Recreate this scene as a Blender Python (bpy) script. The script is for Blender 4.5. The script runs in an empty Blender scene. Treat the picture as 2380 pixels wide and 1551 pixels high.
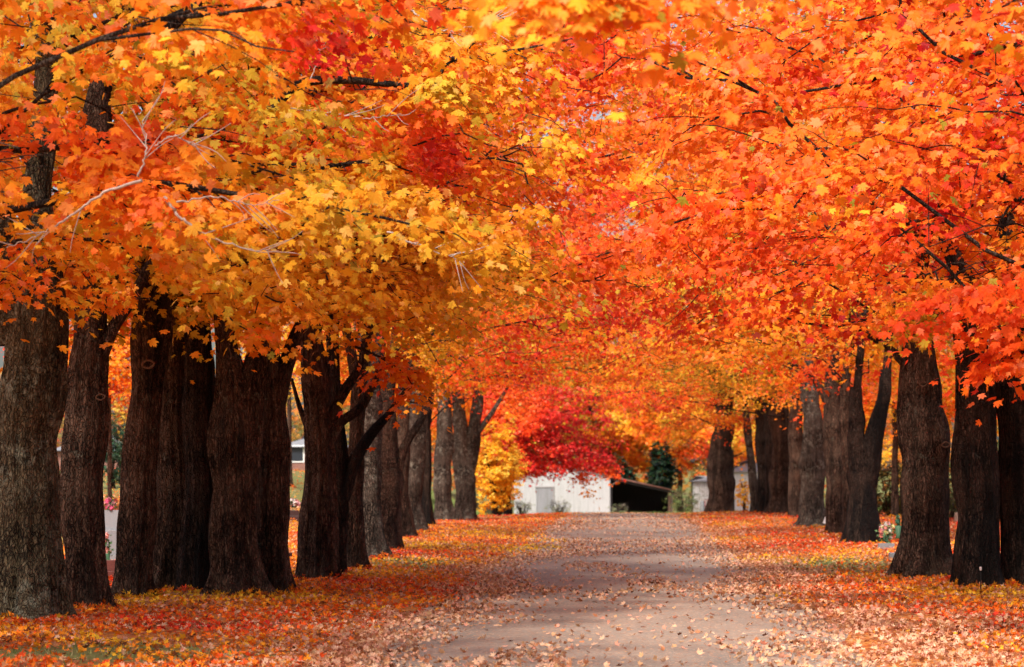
import bpy, math, numpy as np
from mathutils import Vector, Matrix
R = math.radians
S = bpy.context.scene
COL = S.collection
rng = np.random.default_rng(11)
UP = np.array([0., 0., 1.])

# ---------------------------------------------------------------- camera
W0, H0, F = 2380., 1551., 6611.
EYE = 1.98
cam = bpy.data.cameras.new('camera'); camo = bpy.data.objects.new('camera', cam); COL.objects.link(camo)
S.camera = camo
cam.sensor_width = 36; cam.lens = 36 * F / W0; cam.clip_start = .5; cam.clip_end = 3000
PITCH = math.atan(382 / F); YAW = math.atan(267 / F)
camo.location = (0, 0, EYE)
camo.rotation_euler = (R(90) + PITCH, 0, YAW)
cam.dof.use_dof = True; cam.dof.focus_distance = 40; cam.dof.aperture_fstop = 2.8
Mr = np.array(camo.rotation_euler.to_matrix())

def ray(u, v):
    d = Mr @ np.array([(u - W0 / 2) / F, (H0 / 2 - v) / F, -1.])
    return d / d[1]
def at(u, v, d):                     # the point seen at pixel u,v at the distance d down the road
    return np.array([0, 0, EYE]) + ray(u, v) * d
def sstep(x, a, b):
    t = np.clip((x - a) / (b - a), 0, 1); return t * t * (3 - 2 * t)

def project(P):
    q = (P - np.array([0, 0, EYE])) @ Mr
    dz = np.maximum(-q[:, 2], .1)
    return W0 / 2 + F * q[:, 0] / dz, H0 / 2 - F * q[:, 1] / dz, -q[:, 2]

# ---------------------------------------------------------------- ground shape
def ground(x, y):
    x = np.asarray(x, float); y = np.asarray(y, float)
    up = .0087 * np.minimum(y, 138.)
    down = .75 * sstep(y, 136, 215)
    z = up - down - .03 * np.exp(-((y - 138) / 14) ** 2)
    z = z - .17 * sstep(-x, 3.0, 6.5) * sstep(y, 95, 135) + .07 * sstep(x, 3, 6) * sstep(y, 100, 135) * (1 - sstep(y, 150, 180))
    z = z + 2.3 * sstep(-x, 10, 17) * sstep(y, 75, 140) + .9 * sstep(x, 12, 25) * sstep(y, 90, 150)
    z = z + .05 * sstep(np.abs(x + .3), 2.6, 5.) + .025 * np.sin(x * 1.3 + y * .21) * np.sin(y * .33) * sstep(np.abs(x), 3, 6)
    z = z + 9 * sstep(y, 330, 900)
    return z
def gz(x, y): return float(ground(x, y))
def on_ground(u, v):
    d = 10.
    for k in range(6000):
        p = at(u, v, d)
        if p[2] <= gz(p[0], p[1]): return p
        d += .05
    return p
def stand(u, d):                     # a foot point on the ground in column u at distance d
    p = at(u, 1200, d); p[2] = gz(p[0], p[1]); return p

# ---------------------------------------------------------------- numpy noise
_k = np.random.default_rng(5)
_KD = _k.normal(size=(14, 3)); _KP = _k.uniform(0, 6.28, 14)
def noise3(P, scale, seed=0):
    P = np.asarray(P) / scale * 1.6 + seed * 7.13
    s = np.zeros(len(P))
    for i in range(14): s += np.sin(P @ _KD[i] + _KP[i] + 1.7 * np.sin(P @ _KD[(i + 3) % 14] * .7))
    return s / 3.4

# ---------------------------------------------------------------- objects
def link(name, me, parent=None):
    o = bpy.data.objects.new(name, me); COL.objects.link(o)
    if parent is not None: o.parent = parent
    return o
def empty(name, loc, label, cat, group=None):
    o = bpy.data.objects.new(name, None); COL.objects.link(o); o.location = loc
    o.empty_display_size = .2
    return tag(o, label, cat, group)
def tag(o, label, cat, group=None, kind=None):
    o['label'] = label; o['category'] = cat
    if group: o['group'] = group
    if kind: o['kind'] = kind
    return o
def mesh_np(name, V, Fc, mat, parent=None, smooth=True, colors=None, origin=None):
    """V (n,3), Fc list of (m,k) face arrays"""
    V = np.asarray(V, float)
    if parent is not None: V = V - np.array(parent.location)
    elif origin is not None: V = V - np.array(origin)
    me = bpy.data.meshes.new(name)
    me.vertices.add(len(V)); me.vertices.foreach_set('co', V.astype(np.float32).ravel())
    if not isinstance(Fc, (list, tuple)): Fc = [Fc]
    Fc = [np.asarray(f, np.int32) for f in Fc if len(f)]
    loops = np.concatenate([f.ravel() for f in Fc]); sizes = np.concatenate([np.full(len(f), f.shape[1], np.int32) for f in Fc])
    me.loops.add(len(loops)); me.loops.foreach_set('vertex_index', loops)
    me.polygons.add(len(sizes)); me.polygons.foreach_set('loop_start', (np.cumsum(sizes) - sizes).astype(np.int32))
    me.polygons.foreach_set('use_smooth', np.full(len(sizes), smooth))
    me.update(calc_edges=True)
    if colors is not None:
        a = me.color_attributes.new('Col', 'FLOAT_COLOR', 'POINT')
        c = np.ones((len(V), 4), np.float32); c[:, :3] = colors; a.data.foreach_set('color', c.ravel())
    me.materials.append(mat)
    o = link(name, me, parent)
    if parent is None and origin is not None: o.location = origin
    return o

class MB:                            # a small mesh builder for boxes, bars and lathes
    def __init__(s): s.v = []; s.f = []
    def add(s, vs, fs):
        b = len(s.v); s.v += [tuple(map(float, p)) for p in vs]; s.f += [tuple(b + i for i in f) for f in fs]
    def box(s, c, size, rz=0., taper=1., tilt=0.):
        x, y, z = [k / 2 for k in size]; vs = []
        for sz in (-1, 1):
            k = 1 if sz < 0 else taper
            for sx, sy in ((-1, -1), (1, -1), (1, 1), (-1, 1)):
                px, py, pz = sx * x * k, sy * y * k, sz * z
                px, pz = px * math.cos(tilt) + pz * math.sin(tilt), -px * math.sin(tilt) + pz * math.cos(tilt)
                vs.append((c[0] + px * math.cos(rz) - py * math.sin(rz), c[1] + px * math.sin(rz) + py * math.cos(rz), c[2] + pz))
        s.add(vs, [(0, 3, 2, 1), (4, 5, 6, 7), (0, 1, 5, 4), (1, 2, 6, 5), (2, 3, 7, 6), (3, 0, 4, 7)])
    def prism(s, poly, y0, y1):      # poly of (x,z) extruded along y
        n = len(poly)
        s.add([(x, y0, z) for x, z in poly] + [(x, y1, z) for x, z in poly],
              [tuple(range(n)), tuple(range(2 * n - 1, n - 1, -1))] + [(i, i + n, (i + 1) % n + n, (i + 1) % n) for i in range(n)])
    def lathe(s, c, prof, n=16):
        vs = [(c[0] + r * math.cos(6.2832 * k / n), c[1] + r * math.sin(6.2832 * k / n), c[2] + z) for r, z in prof for k in range(n)]
        fs = [(i * n + k, i * n + (k + 1) % n, (i + 1) * n + (k + 1) % n, (i + 1) * n + k) for i in range(len(prof) - 1) for k in range(n)]
        fs += [tuple(range(n - 1, -1, -1)), tuple(range((len(prof) - 1) * n, len(prof) * n))]
        s.add(vs, fs)
    def build(s, name, mat, parent=None, bevel=0., smooth=False):
        me = bpy.data.meshes.new(name); me.from_pydata(s.v, [], s.f); me.update(); me.materials.append(mat)
        if smooth: me.polygons.foreach_set('use_smooth', [True] * len(me.polygons))
        o = link(name, me, parent)
        if bevel:
            m = o.modifiers.new('bevel', 'BEVEL'); m.width = bevel; m.segments = 2; m.limit_method = 'ANGLE'
        return o

# ---------------------------------------------------------------- materials
def newmat(name):
    m = bpy.data.materials.new(name); m.use_nodes = True; nt = m.node_tree
    for n in list(nt.nodes): nt.nodes.remove(n)
    out = nt.nodes.new('ShaderNodeOutputMaterial')
    b = nt.nodes.new('ShaderNodeBsdfPrincipled'); nt.links.new(b.outputs[0], out.inputs[0])
    return m, nt, b, out
def N(nt, t, **kw):
    n = nt.nodes.new('ShaderNode' + t)
    for k, v in kw.items():
        if k in n.inputs: n.inputs[k].default_value = v
        else: setattr(n, k, v)
    return n
def coords(nt, scale=(1, 1, 1), which='Object'):
    t = N(nt, 'TexCoord'); m = N(nt, 'Mapping'); m.inputs['Scale'].default_value = scale
    nt.links.new(t.outputs[which], m.inputs[0]); return m.outputs[0]
def ramp(nt, fac, stops, interp='LINEAR'):
    r = N(nt, 'ValToRGB'); r.color_ramp.interpolation = interp
    e = r.color_ramp.elements
    while len(e) < len(stops): e.new(.5)
    for i, (p, c) in enumerate(stops):
        e[i].position = p; e[i].color = (*c, 1) if len(c) == 3 else c
    nt.links.new(fac, r.inputs[0]); return r.outputs[0]
def mixc(nt, fac, a, b, mode='MIX'):
    m = N(nt, 'Mix', data_type='RGBA', blend_type=mode)
    for s, i in ((fac, 0), (a, 6), (b, 7)):
        if hasattr(s, 'is_output'): nt.links.new(s, m.inputs[i])
        elif isinstance(s, (int, float)): m.inputs[i].default_value = s
        else: m.inputs[i].default_value = (*s, 1)
    return m.outputs[2]
def noise(nt, vec, scale, detail=4, rough=.55, dist=0.):
    n = N(nt, 'TexNoise', Scale=scale, Detail=detail, Roughness=rough, Distortion=dist); nt.links.new(vec, n.inputs['Vector']); return n.outputs['Fac']
def bump(nt, b, h, strength, dist=.02):
    n = N(nt, 'Bump', Strength=strength, Distance=dist); nt.links.new(h, n.inputs['Height']); nt.links.new(n.outputs[0], b.inputs['Normal'])

def leaf_material(name, trans=.36, rough=.55, spec=.2):
    m, nt, b, out = newmat(name)
    a = N(nt, 'Attribute', attribute_name='Col')
    b.inputs['Roughness'].default_value = rough; b.inputs['Specular IOR Level'].default_value = spec
    nt.links.new(a.outputs[0], b.inputs['Base Color'])
    t = N(nt, 'BsdfTranslucent'); nt.links.new(a.outputs[0], t.inputs[0])
    mx = N(nt, 'MixShader'); mx.inputs[0].default_value = trans
    nt.links.new(b.outputs[0], mx.inputs[1]); nt.links.new(t.outputs[0], mx.inputs[2]); nt.links.new(mx.outputs[0], out.inputs[0])
    return m
LEAF = leaf_material('maple_leaf'); LITTER = leaf_material('fallen_leaf', .12, .7, .25)

def bark(name, dark, mid, light, lichen, lichen_amt, stain=.0):
    m, nt, b, out = newmat(name)
    v = coords(nt, (1, 1, .22)); v1 = coords(nt)
    n1 = noise(nt, v, 16, 6, .65, .6)
    w = N(nt, 'TexVoronoi', feature='DISTANCE_TO_EDGE', Scale=11.); nt.links.new(coords(nt, (1, 1, .13)), w.inputs['Vector'])
    c = ramp(nt, n1, [(.36, dark), (.52, mid), (.66, light)])
    n3 = noise(nt, coords(nt, (1, 1, .35)), 55, 4, .7); c = mixc(nt, 1., c, ramp(nt, n3, [(.38, (.35, .35, .35)), (.55, (1, 1, 1)), (.7, (1.5, 1.5, 1.5))]), 'MULTIPLY')
    sp = ramp(nt, noise(nt, v1, 34, 3, .6), [(.68, (0, 0, 0)), (.72, (1, 1, 1))]); c = mixc(nt, mixc(nt, 1., sp, (.6, .6, .6), 'MULTIPLY'), c, lichen)
    cr = ramp(nt, w.outputs['Distance'], [(0., (.35, .35, .35)), (.12, (1, 1, 1))])
    c = mixc(nt, .7, c, cr, 'MULTIPLY')
    w2 = N(nt, 'TexVoronoi', feature='DISTANCE_TO_EDGE', Scale=26.); dv = N(nt, 'VectorMath', operation='ADD'); nz = N(nt, 'TexNoise', Scale=6.); nt.links.new(coords(nt), nz.inputs['Vector']); nt.links.new(coords(nt, (1, 1, .30)), dv.inputs[0])
    sc_ = N(nt, 'VectorMath', operation='SCALE'); sc_.inputs['Scale'].default_value = .12; nt.links.new(nz.outputs['Color'], sc_.inputs[0]); nt.links.new(sc_.outputs[0], dv.inputs[1]); nt.links.new(dv.outputs[0], w2.inputs['Vector'])
    c = mixc(nt, 1., c, ramp(nt, w2.outputs['Distance'], [(0., (.25, .25, .25)), (.10, (1, 1, 1)), (.5, (1.35, 1.35, 1.35))]), 'MULTIPLY')
    big = noise(nt, v1, 1.3, 3, .6, .3)
    c = mixc(nt, ramp(nt, big, [(.42, (0, 0, 0)), (.68, (1, 1, 1))]), c, mixc(nt, .6, c, light))
    ln = noise(nt, v1, 7, 6, .72, .4); lm = ramp(nt, ln, [(.60 - lichen_amt, (0, 0, 0)), (.72 - lichen_amt, (.85, .85, .85))])
    ln2 = ramp(nt, noise(nt, v1, 1.1, 2), [(.42, (0, 0, 0)), (.6, (1, 1, 1))])
    c = mixc(nt, mixc(nt, 1., lm, ln2, 'MULTIPLY'), c, lichen)
    if stain:
        st = ramp(nt, noise(nt, coords(nt, (1.6, 1.6, .16)), 1.2, 3, .5, .5), [(.46, (0, 0, 0)), (.56, (1, 1, 1))])
        c = mixc(nt, mixc(nt, 1., st, (stain,) * 3, 'MULTIPLY'), c, (.006, .005, .005))
    nt.links.new(c, b.inputs['Base Color']); b.inputs['Roughness'].default_value = .95; b.inputs['Specular IOR Level'].default_value = .15
    hh = mixc(nt, .5, n1, w.outputs['Distance'], 'ADD')
    hh = mixc(nt, 1., hh, ramp(nt, w2.outputs['Distance'], [(0., (0, 0, 0)), (.14, (1, 1, 1))]), 'ADD')
    bump(nt, b, hh, 1., .06)
    return m
BARK = {
 'brown': bark('brown_bark', (.026, .014, .009), (.105, .058, .039), (.22, .138, .095), (.22, .21, .16), .02, .5),
 'grey': bark('grey_bark', (.030, .021, .016), (.105, .073, .054), (.21, .16, .125), (.38, .36, .29), .09, .3),
 'dark':  bark('dark_bark', (.008, .005, .004), (.038, .023, .016), (.10, .062, .045), (.14, .13, .11), .0, .85),
 'olive': bark('olive_bark', (.032, .022, .012), (.115, .084, .045), (.23, .18, .11), (.30, .30, .22), .12, .25),
 'branch': bark('branch_bark', (.015, .010, .008), (.050, .034, .025), (.110, .080, .060), (.2, .19, .16), .0),
}
def plain(name, col, rough=.8, var=.25, scale=6, metal=0., bmp=0., spec=.3):
    m, nt, b, out = newmat(name)
    n = noise(nt, coords(nt), scale, 5, .6)
    c = mixc(nt, ramp(nt, n, [(.3, (0, 0, 0)), (.7, (1, 1, 1))]), tuple(k * (1 - var) for k in col), tuple(min(1, k * (1 + var)) for k in col))
    nt.links.new(c, b.inputs['Base Color']); b.inputs['Roughness'].default_value = rough; b.inputs['Metallic'].default_value = metal
    b.inputs['Specular IOR Level'].default_value = spec
    if bmp: bump(nt, b, n, bmp)
    return m
PALE_TWIG = plain('pale_twig_bark', (.42, .34, .29), .9, .3, 20)

# ---------------------------------------------------------------- leaves
def _outline(pts):                   # right half given as (angle from tip, radius); mirrored
    r = [(math.sin(R(a)) * k, math.cos(R(a)) * k) for a, k in pts]
    l = [(-x, y) for x, y in r[::-1] if abs(x) > 1e-6]
    return np.array(r + l)
T_FINE = _outline([(0, 1.), (10, .74), (19, .80), (29, .50), (40, .76), (50, .96), (60, .74), (70, .70), (80, .46), (102, .70), (124, .52), (150, .42), (180, .26)])
T_MID = _outline([(0, 1.), (14, .74), (27, .52), (50, .97), (76, .52), (104, .70), (145, .45), (180, .25)])
T_FAR = _outline([(0, 1.), (30, .45), (62, .9), (180, .45)])

def unit(a): return a / np.maximum(np.linalg.norm(a, axis=-1, keepdims=True), 1e-9)
def leaf_arrays(C, Nn, Td, size, colr, T, curl, rg):
    n = len(C); K = len(T)
    Nn = unit(Nn); X = unit(np.cross(Td, Nn)); Y = np.cross(Nn, X)
    out = np.concatenate([np.zeros((1, 2)), T])
    out = out + [0, .15]
    r2 = (out ** 2).sum(1)
    fold = rg.uniform(-.1, .45, n); cz = -curl * rg.uniform(.2, 1.2, n)
    zz = cz[:, None] * r2[None] + fold[:, None] * np.abs(out[:, 0])[None] * .5
    wob = 1 + rg.normal(0, .09, (n, K + 1))
    asp = rg.uniform(.85, 1.1, n)[:, None]
    P = C[:, None] + size[:, None, None] * ((out[:, 0] * wob * asp)[..., None] * X[:, None] + (out[:, 1] * wob)[..., None] * Y[:, None] + zz[..., None] * Nn[:, None])
    base = (np.arange(n) * (K + 1))[:, None, None]
    k = np.arange(K)
    tri = np.stack([np.zeros(K, int), 1 + k, 1 + (k + 1) % K], 1)[None] + base
    return P.reshape(-1, 3), tri.reshape(-1, 3), np.repeat(colr, K + 1, 0)

PAL_T = np.array([0., .14, .30, .46, .62, .78, .92, 1.1])
PAL_C = np.array([[.26, .27, .02], [.84, .47, .025], [.90, .34, .012], [.92, .215, .010], [.88, .120, .010], [.84, .058, .010], [.58, .012, .010], [.32, .006, .008]])
REDS = []                            # world-space clusters of differently turned leaves: (centre, radius, t)
def leaf_colour(P, t0, spray_t, rg, amp=.16):
    t = t0 - .045 + 1.45 * amp * noise3(P, 3.4, 1) + .09 * noise3(P, 1.0, 2) + spray_t + rg.normal(0, .038, len(P))
    for c, r, tt, k in REDS:
        q = (P - c) / r; w = k * np.exp(-(q ** 2).sum(1) ** 2)
        t = t * (1 - w) + (tt + rg.normal(0, .05, len(P))) * w
    t = np.clip(t, .09, 1.05)
    g = rg.random(len(P)) < .012; t[g] = rg.uniform(0, .08, g.sum())
    c = np.stack([np.interp(t, PAL_T, PAL_C[:, i]) for i in range(3)], 1)
    c *= rg.uniform(.78, 1.08, (len(P), 1))
    pk = rg.random(len(P)) < .10     # paler, drier leaves
    c[pk] = c[pk] * .8 + np.array([.9, .5, .3]) * .2
    return np.clip(c, 0, .95)

# ---------------------------------------------------------------- tubes
def tube(path, rad, sides, rg=None, ridge=0., flare=0., cap=True):
    path = np.asarray(path, float); n = len(path)
    tg = unit(np.gradient(path, axis=0))
    a = unit(np.cross(tg[0], [0.31, .95, .07])); X = [a]
    for i in range(1, n):
        a = a - tg[i] * (a @ tg[i]); a = a / np.linalg.norm(a); X.append(a)
    X = np.array(X); Y = np.cross(tg, X)
    th = np.linspace(0, 2 * np.pi, sides, endpoint=False)
    rr = np.asarray(rad)[:, None] * np.ones((1, sides))
    if ridge or flare:
        L = np.concatenate([[0], np.cumsum(np.linalg.norm(np.diff(path, axis=0), axis=1))])
        s = np.zeros_like(rr)
        for m in (2, 3, 4):
            s += .5 / m * np.sin(m * th[None] + rg.uniform(0, 6.28) + rg.uniform(-.5, .5) * L[:, None] + .8 * np.sin(L[:, None] * rg.uniform(.5, 1.3) + rg.uniform(0, 6)))
        h = np.zeros_like(rr)
        for m in (9, 13, 17, 23, 29):
            h += np.sin(m * th[None] + rg.uniform(0, 6.28) + rg.uniform(.5, 1.4) * np.sin(L[:, None] * rg.uniform(.6, 2.2) + rg.uniform(0, 6)) + .5 * np.sin(L[:, None] * rg.uniform(4, 9)))
        lump = np.zeros_like(rr)
        for q in range(16):
            t0, l0, ss = rg.uniform(0, 6.28), rg.uniform(.3, max(L[-1], 1)), rg.uniform(.12, .35)
            dth = np.angle(np.exp(1j * (th[None] - t0)))
            lump += rg.choice([-.7, 1]) * rg.uniform(.06, .24) * np.exp(-(dth / .33) ** 2 - ((L[:, None] - l0) / ss) ** 2)
        rr = rr * (1 + ridge * (s * 2.2 + h * .5) + (lump if ridge else 0))
        if flare:
            lob = np.zeros(sides)
            nb = rg.integers(5, 8)
            for q in range(nb):
                dth = np.angle(np.exp(1j * (th - q * 6.283 / nb - rg.uniform(-.35, .35)))); lob += rg.uniform(.5, 1.2) * np.exp(-(dth / .3) ** 2)
            rr = rr * (1 + flare * np.exp(-np.maximum(L, 0)[:, None] / .28) * (.25 + 1.25 * lob[None]) + flare * .46 * np.exp(-L[:, None] / 1.0) * (.15 + .6 * lob[None]))
    V = path[:, None] + rr[..., None] * (np.cos(th)[None, :, None] * X[:, None] + np.sin(th)[None, :, None] * Y[:, None])
    V = V.reshape(-1, 3)
    i = np.arange(n - 1)[:, None] * sides; k = np.arange(sides)[None]
    Q = np.stack([i + k, i + (k + 1) % sides, i + sides + (k + 1) % sides, i + sides + k], -1).reshape(-1, 4)
    return V, Q
class Acc:
    def __init__(s): s.V = []; s.F = []; s.C = []; s.n = 0
    def add(s, V, Fc, C=None):
        s.V.append(V); s.F.append(np.asarray(Fc) + s.n); s.n += len(V)
        if C is not None: s.C.append(C)
    def build(s, name, mat, parent=None, smooth=True, origin=None):
        if not s.V: return None
        return mesh_np(name, np.concatenate(s.V), np.concatenate(s.F), mat, parent, smooth, np.concatenate(s.C) if s.C else None, origin)
def curve(pts, n):                   # Catmull-Rom through pts
    P = np.asarray(pts, float); P = np.concatenate([[2 * P[0] - P[1]], P, [2 * P[-1] - P[-2]]])
    m = len(P) - 3; t = np.linspace(0, m, n); i = np.minimum(t.astype(int), m - 1); f = (t - i)[:, None]
    a, b, c, d = P[i], P[i + 1], P[i + 2], P[i + 3]
    return .5 * (2 * b + (c - a) * f + (2 * a - 5 * b + 4 * c - d) * f ** 2 + (3 * b - a - 3 * c + d) * f ** 3)

NLEAF = 0
# openings in the nearest boughs through which stems behind are seen
GAPS = [(100, 400, 50, 105, 37.5), (228, 240, 52, 68, 39.5), (100, 170, 42, 80, 37.5), (2210, 600, 95, 52, 46), (2340, 520, 40, 60, 46), (420, 40, 70, 28, 32.5), (850, 200, 170, 14, 35.5), (335, 640, 30, 85, 43), (365, 725, 55, 62, 43.5), (55, 745, 80, 42, 37), (668, 770, 24, 50, 44), (1240, 460, 120, 18, 48)]
VIEW_M = 90
def sprays_to_leaves(acc, sp, sdir, axis, t0, d, rg, per, size, rad=.48, amp=.16):
    """sp (n,3) spray centres, sdir outward dirs"""
    global NLEAF
    n = len(sp)
    if not n: return
    u, v, q = project(sp)
    m = VIEW_M + 500 / max(d, 10) * 3
    inside = (u > -m) & (u < W0 + m) & (v > -m) & (v < H0 + m) & (q > 3)
    for gu, gv, ru, rv, dm in GAPS: inside &= ~((((u - gu) / ru) ** 2 + ((v - gv) / rv) ** 2 < rg.uniform(.6, 1.4, n)) & (q < dm))
    gone = np.zeros(n, bool)
    for gu, gv, ru, rv, dm in GAPS: gone |= (((u - gu) / ru) ** 2 + ((v - gv) / rv) ** 2 < 1.2) & (q < dm)
    keep = inside | ~gone & (rg.random(n) < np.where(np.abs(sp[:, 0]) < 4.5, .07, .22))  # unseen leaves above the road thinned out to let sun reach the ground
    sp, sdir, inside = sp[keep], sdir[keep], inside[keep]; n = len(sp)
    cnt = np.maximum(3, (per * rg.uniform(.5, 1.5, n)).astype(int)); idx = np.repeat(np.arange(n), cnt); M = len(idx)
    st = rg.normal(0, .07, n)
    o = rg.normal(0, 1, (M, 3)) * np.array([rad, rad, rad * .19]) * .62
    droop = -.45 * np.linalg.norm(o[:, :2], axis=1) ** 2 / rad
    out = sdir[idx] * np.array([1, 1, 0])
    o[:, 2] += droop - .30 * (o * out).sum(1)
    C = sp[idx] + o
    if d < 60:
        u, v, q = project(C); ok = np.ones(M, bool)
        for gu, gv, ru, rv, dm in GAPS: ok &= ~((((u - gu) / ru) ** 2 + ((v - gv) / rv) ** 2 < rg.uniform(.45, 1.1, M)) & (q < dm))
        C, o, out, idx = C[ok], o[ok], out[ok], idx[ok]; M = len(C)
        if not M: return
    side = unit(o * [1, 1, 0] + out * .3)
    Nn = unit(UP * rg.uniform(.30, .95, (M, 1)) + side * rg.uniform(.1, .8, (M, 1)) + np.array([0, -.28, 0]) + rg.normal(0, .20, (n, 3))[idx] + rg.normal(0, .26, (M, 3)))
    Td = unit(side * .8 - UP * rg.uniform(.3, 1.3, (M, 1)) + rg.normal(0, .34, (M, 3)))
    sz = size * (1.06 if d < 60 else 1.) * rg.uniform(.5, 1.2, M) * np.where(inside[idx], 1, 1.5)
    col = leaf_colour(C, t0, st[idx], rg, amp)
    T = T_FINE if d < 48 else T_MID if d < 85 else T_FAR
    acc.add(*leaf_arrays(C, Nn, Td, sz, col, T, .22, rg)); NLEAF += M

def crown_of(base, top_pt, ztop, zlow, R4, t0, nmain, rg, par, d, per=29, size=.088, subs=5, bright_branch='branch', limb_r=.16, fork=None, step=.34, extra=(), amp=.16, lowcut=None, bark_mat=None, fill=22):
    """R4 = reach towards +x, -x, +y, -y"""
    g = base[2]
    br = Acc(); lv = Acc(); SP = []; SD = []
    fork = fork or min(top_pt[2] - g, 4.9)
    def env(phi, h):
        rx = R4[0] if math.cos(phi) > 0 else R4[1]; ry = R4[2] if math.sin(phi) > 0 else R4[3]
        r = 1 / math.sqrt((math.cos(phi) / rx) ** 2 + (math.sin(phi) / ry) ** 2)
        return r * (1 - .34 * max(0, h - .3) ** 1.5 / .6)
    def sprays_along(P, t_from, dirv, k=1.):
        L = np.linalg.norm(np.diff(P, axis=0), axis=1).sum(); n = max(2, int(L * (1 - t_from) / step * k))
        t = rg.uniform(t_from, 1.02, n) * (len(P) - 1); i = np.clip(t.astype(int), 0, len(P) - 2); f = (t - i)[:, None]
        c = P[i] * (1 - f) + P[i + 1] * f + rg.normal(0, .2, (n, 3)) * [1, 1, .6]
        SP.append(c); SD.append(np.repeat(unit(dirv)[None], n, 0))
    sides2 = 7 if d < 60 else 5
    def branch(P, r0, r1, sd, level):
        V, Q = tube(P, np.linspace(r0, r1, len(P)), sd); br.add(V, Q)
    phi0 = rg.uniform(0, 6.28)
    for i in range(nmain):
        phi = phi0 + i * 2.39996 + rg.normal(0, .25)
        h = ((i + .5) / nmain) ** 1.2
        z = g + zlow + .3 + (ztop - zlow - .8) * h
        r = env(phi, h) * rg.uniform(.72, 1.05)
        tgt = np.array([base[0] + r * math.cos(phi), base[1] + r * math.sin(phi), z])
        zs = min(max(g + fork * .95, z - r * rg.uniform(.1, .45)), top_pt[2] + (ztop - fork) * .55 * h)
        fz = (zs - top_pt[2]) / max(.1, (g + ztop - top_pt[2]))
        s0 = top_pt + (np.array([base[0], base[1], g + ztop]) - top_pt) * max(0, fz) if zs > top_pt[2] else base + (top_pt - base) * ((zs - g) / (top_pt[2] - g))
        mid = s0 * .45 + tgt * .55 + UP * r * rg.uniform(.03, .16) + rg.normal(0, .25, 3)
        P = curve([s0, s0 * .72 + mid * .28 + rg.normal(0, .16, 3), mid, mid * .45 + tgt * .55 + rg.normal(0, .26, 3), tgt], 12); P[1:] += rg.normal(0, .05, (11, 3)) * np.linspace(1, 1.6, 11)[:, None]
        rb = .012 + .0034 * r
        branch(P, rb, .014, sides2, 0)
        dv = unit(tgt - s0); sprays_along(P, .28, dv)
        for s in range(subs):
            t = .32 + .62 * (s + rg.random()) / subs; k = t * 11; a = int(k); p0 = P[a] + (P[min(a + 1, 11)] - P[a]) * (k - a)
            ang = rg.choice([-1, 1]) * rg.uniform(.5, 1.25); L = rg.uniform(1.1, 2.6) * (1.15 - .5 * t) * min(1.3, r / 4.5)
            dx, dy = dv[0] * math.cos(ang) - dv[1] * math.sin(ang), dv[0] * math.sin(ang) + dv[1] * math.cos(ang)
            d2 = unit(np.array([dx, dy, rg.uniform(-.1, .3)]))
            P2 = curve([p0, p0 + d2 * L * .55 + UP * .05, p0 + d2 * L - UP * L * rg.uniform(.0, .22)], 6)
            P2[1:] += rg.normal(0, .03, (5, 3))
            branch(P2, rb * .33 + .006, .006, 4 if d > 60 else 5, 1)
            sprays_along(P2, .15, d2)
            if d < 75:
                for w in range(2):
                    p3 = P2[rg.integers(2, 6)]; d3 = unit(d2 + rg.normal(0, .6, 3) * [1, 1, .5]); L3 = rg.uniform(.4, .9)
                    branch(curve([p3, p3 + d3 * L3 * .6, p3 + d3 * L3 - UP * .08], 4), .008, .003, 3, 2)
    nf = int(nmain * fill)                      # smaller shoots filling the crown between the main boughs
    ph = rg.uniform(0, 6.28, nf); hf = rg.random(nf) ** 1.05; rf = np.sqrt(rg.uniform(.08, 1., nf)) * np.array([env(a, b_) for a, b_ in zip(ph, hf)])
    q = np.stack([base[0] + rf * np.cos(ph), base[1] + rf * np.sin(ph), g + zlow + .1 + (ztop - zlow - .5) * hf], 1)
    SP.append(q); SD.append(unit(np.stack([np.cos(ph), np.sin(ph), 0 * ph], 1)))
    for j in range(0, nf, 2):
        d3 = unit(np.array([-math.cos(ph[j]), -math.sin(ph[j]), .25]) + rg.normal(0, .4, 3)); L3 = rg.uniform(.7, 1.6)
        branch(curve([q[j] + d3 * L3, q[j] + d3 * L3 * .45 + rg.normal(0, .06, 3), q[j]], 5), .011, .003, 3, 2)
    SP = np.concatenate(SP); SD = np.concatenate(SD)
    lo = g + (zlow if lowcut is None else lowcut) - .35 + .35 * noise3(SP, 2.2, 4)
    k = SP[:, 2] > lo
    SP, SD = SP[k], SD[k]
    keep = ~((SP[:, 1] > 14) & (SP[:, 1] < 135) & (SP[:, 2] - ground(SP[:, 0], SP[:, 1]) < 4.0 + .75 * noise3(SP, 2.1, 3) + .25 * sstep(SP[:, 1], 44, 60) + .25 * sstep(np.abs(SP[:, 0]), 4.5, 2.)) & (np.abs(SP[:, 0]) < 9.5))
    sprays_to_leaves(lv, SP[keep], SD[keep], base, t0, d, rg, per, size, amp=amp)
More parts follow.
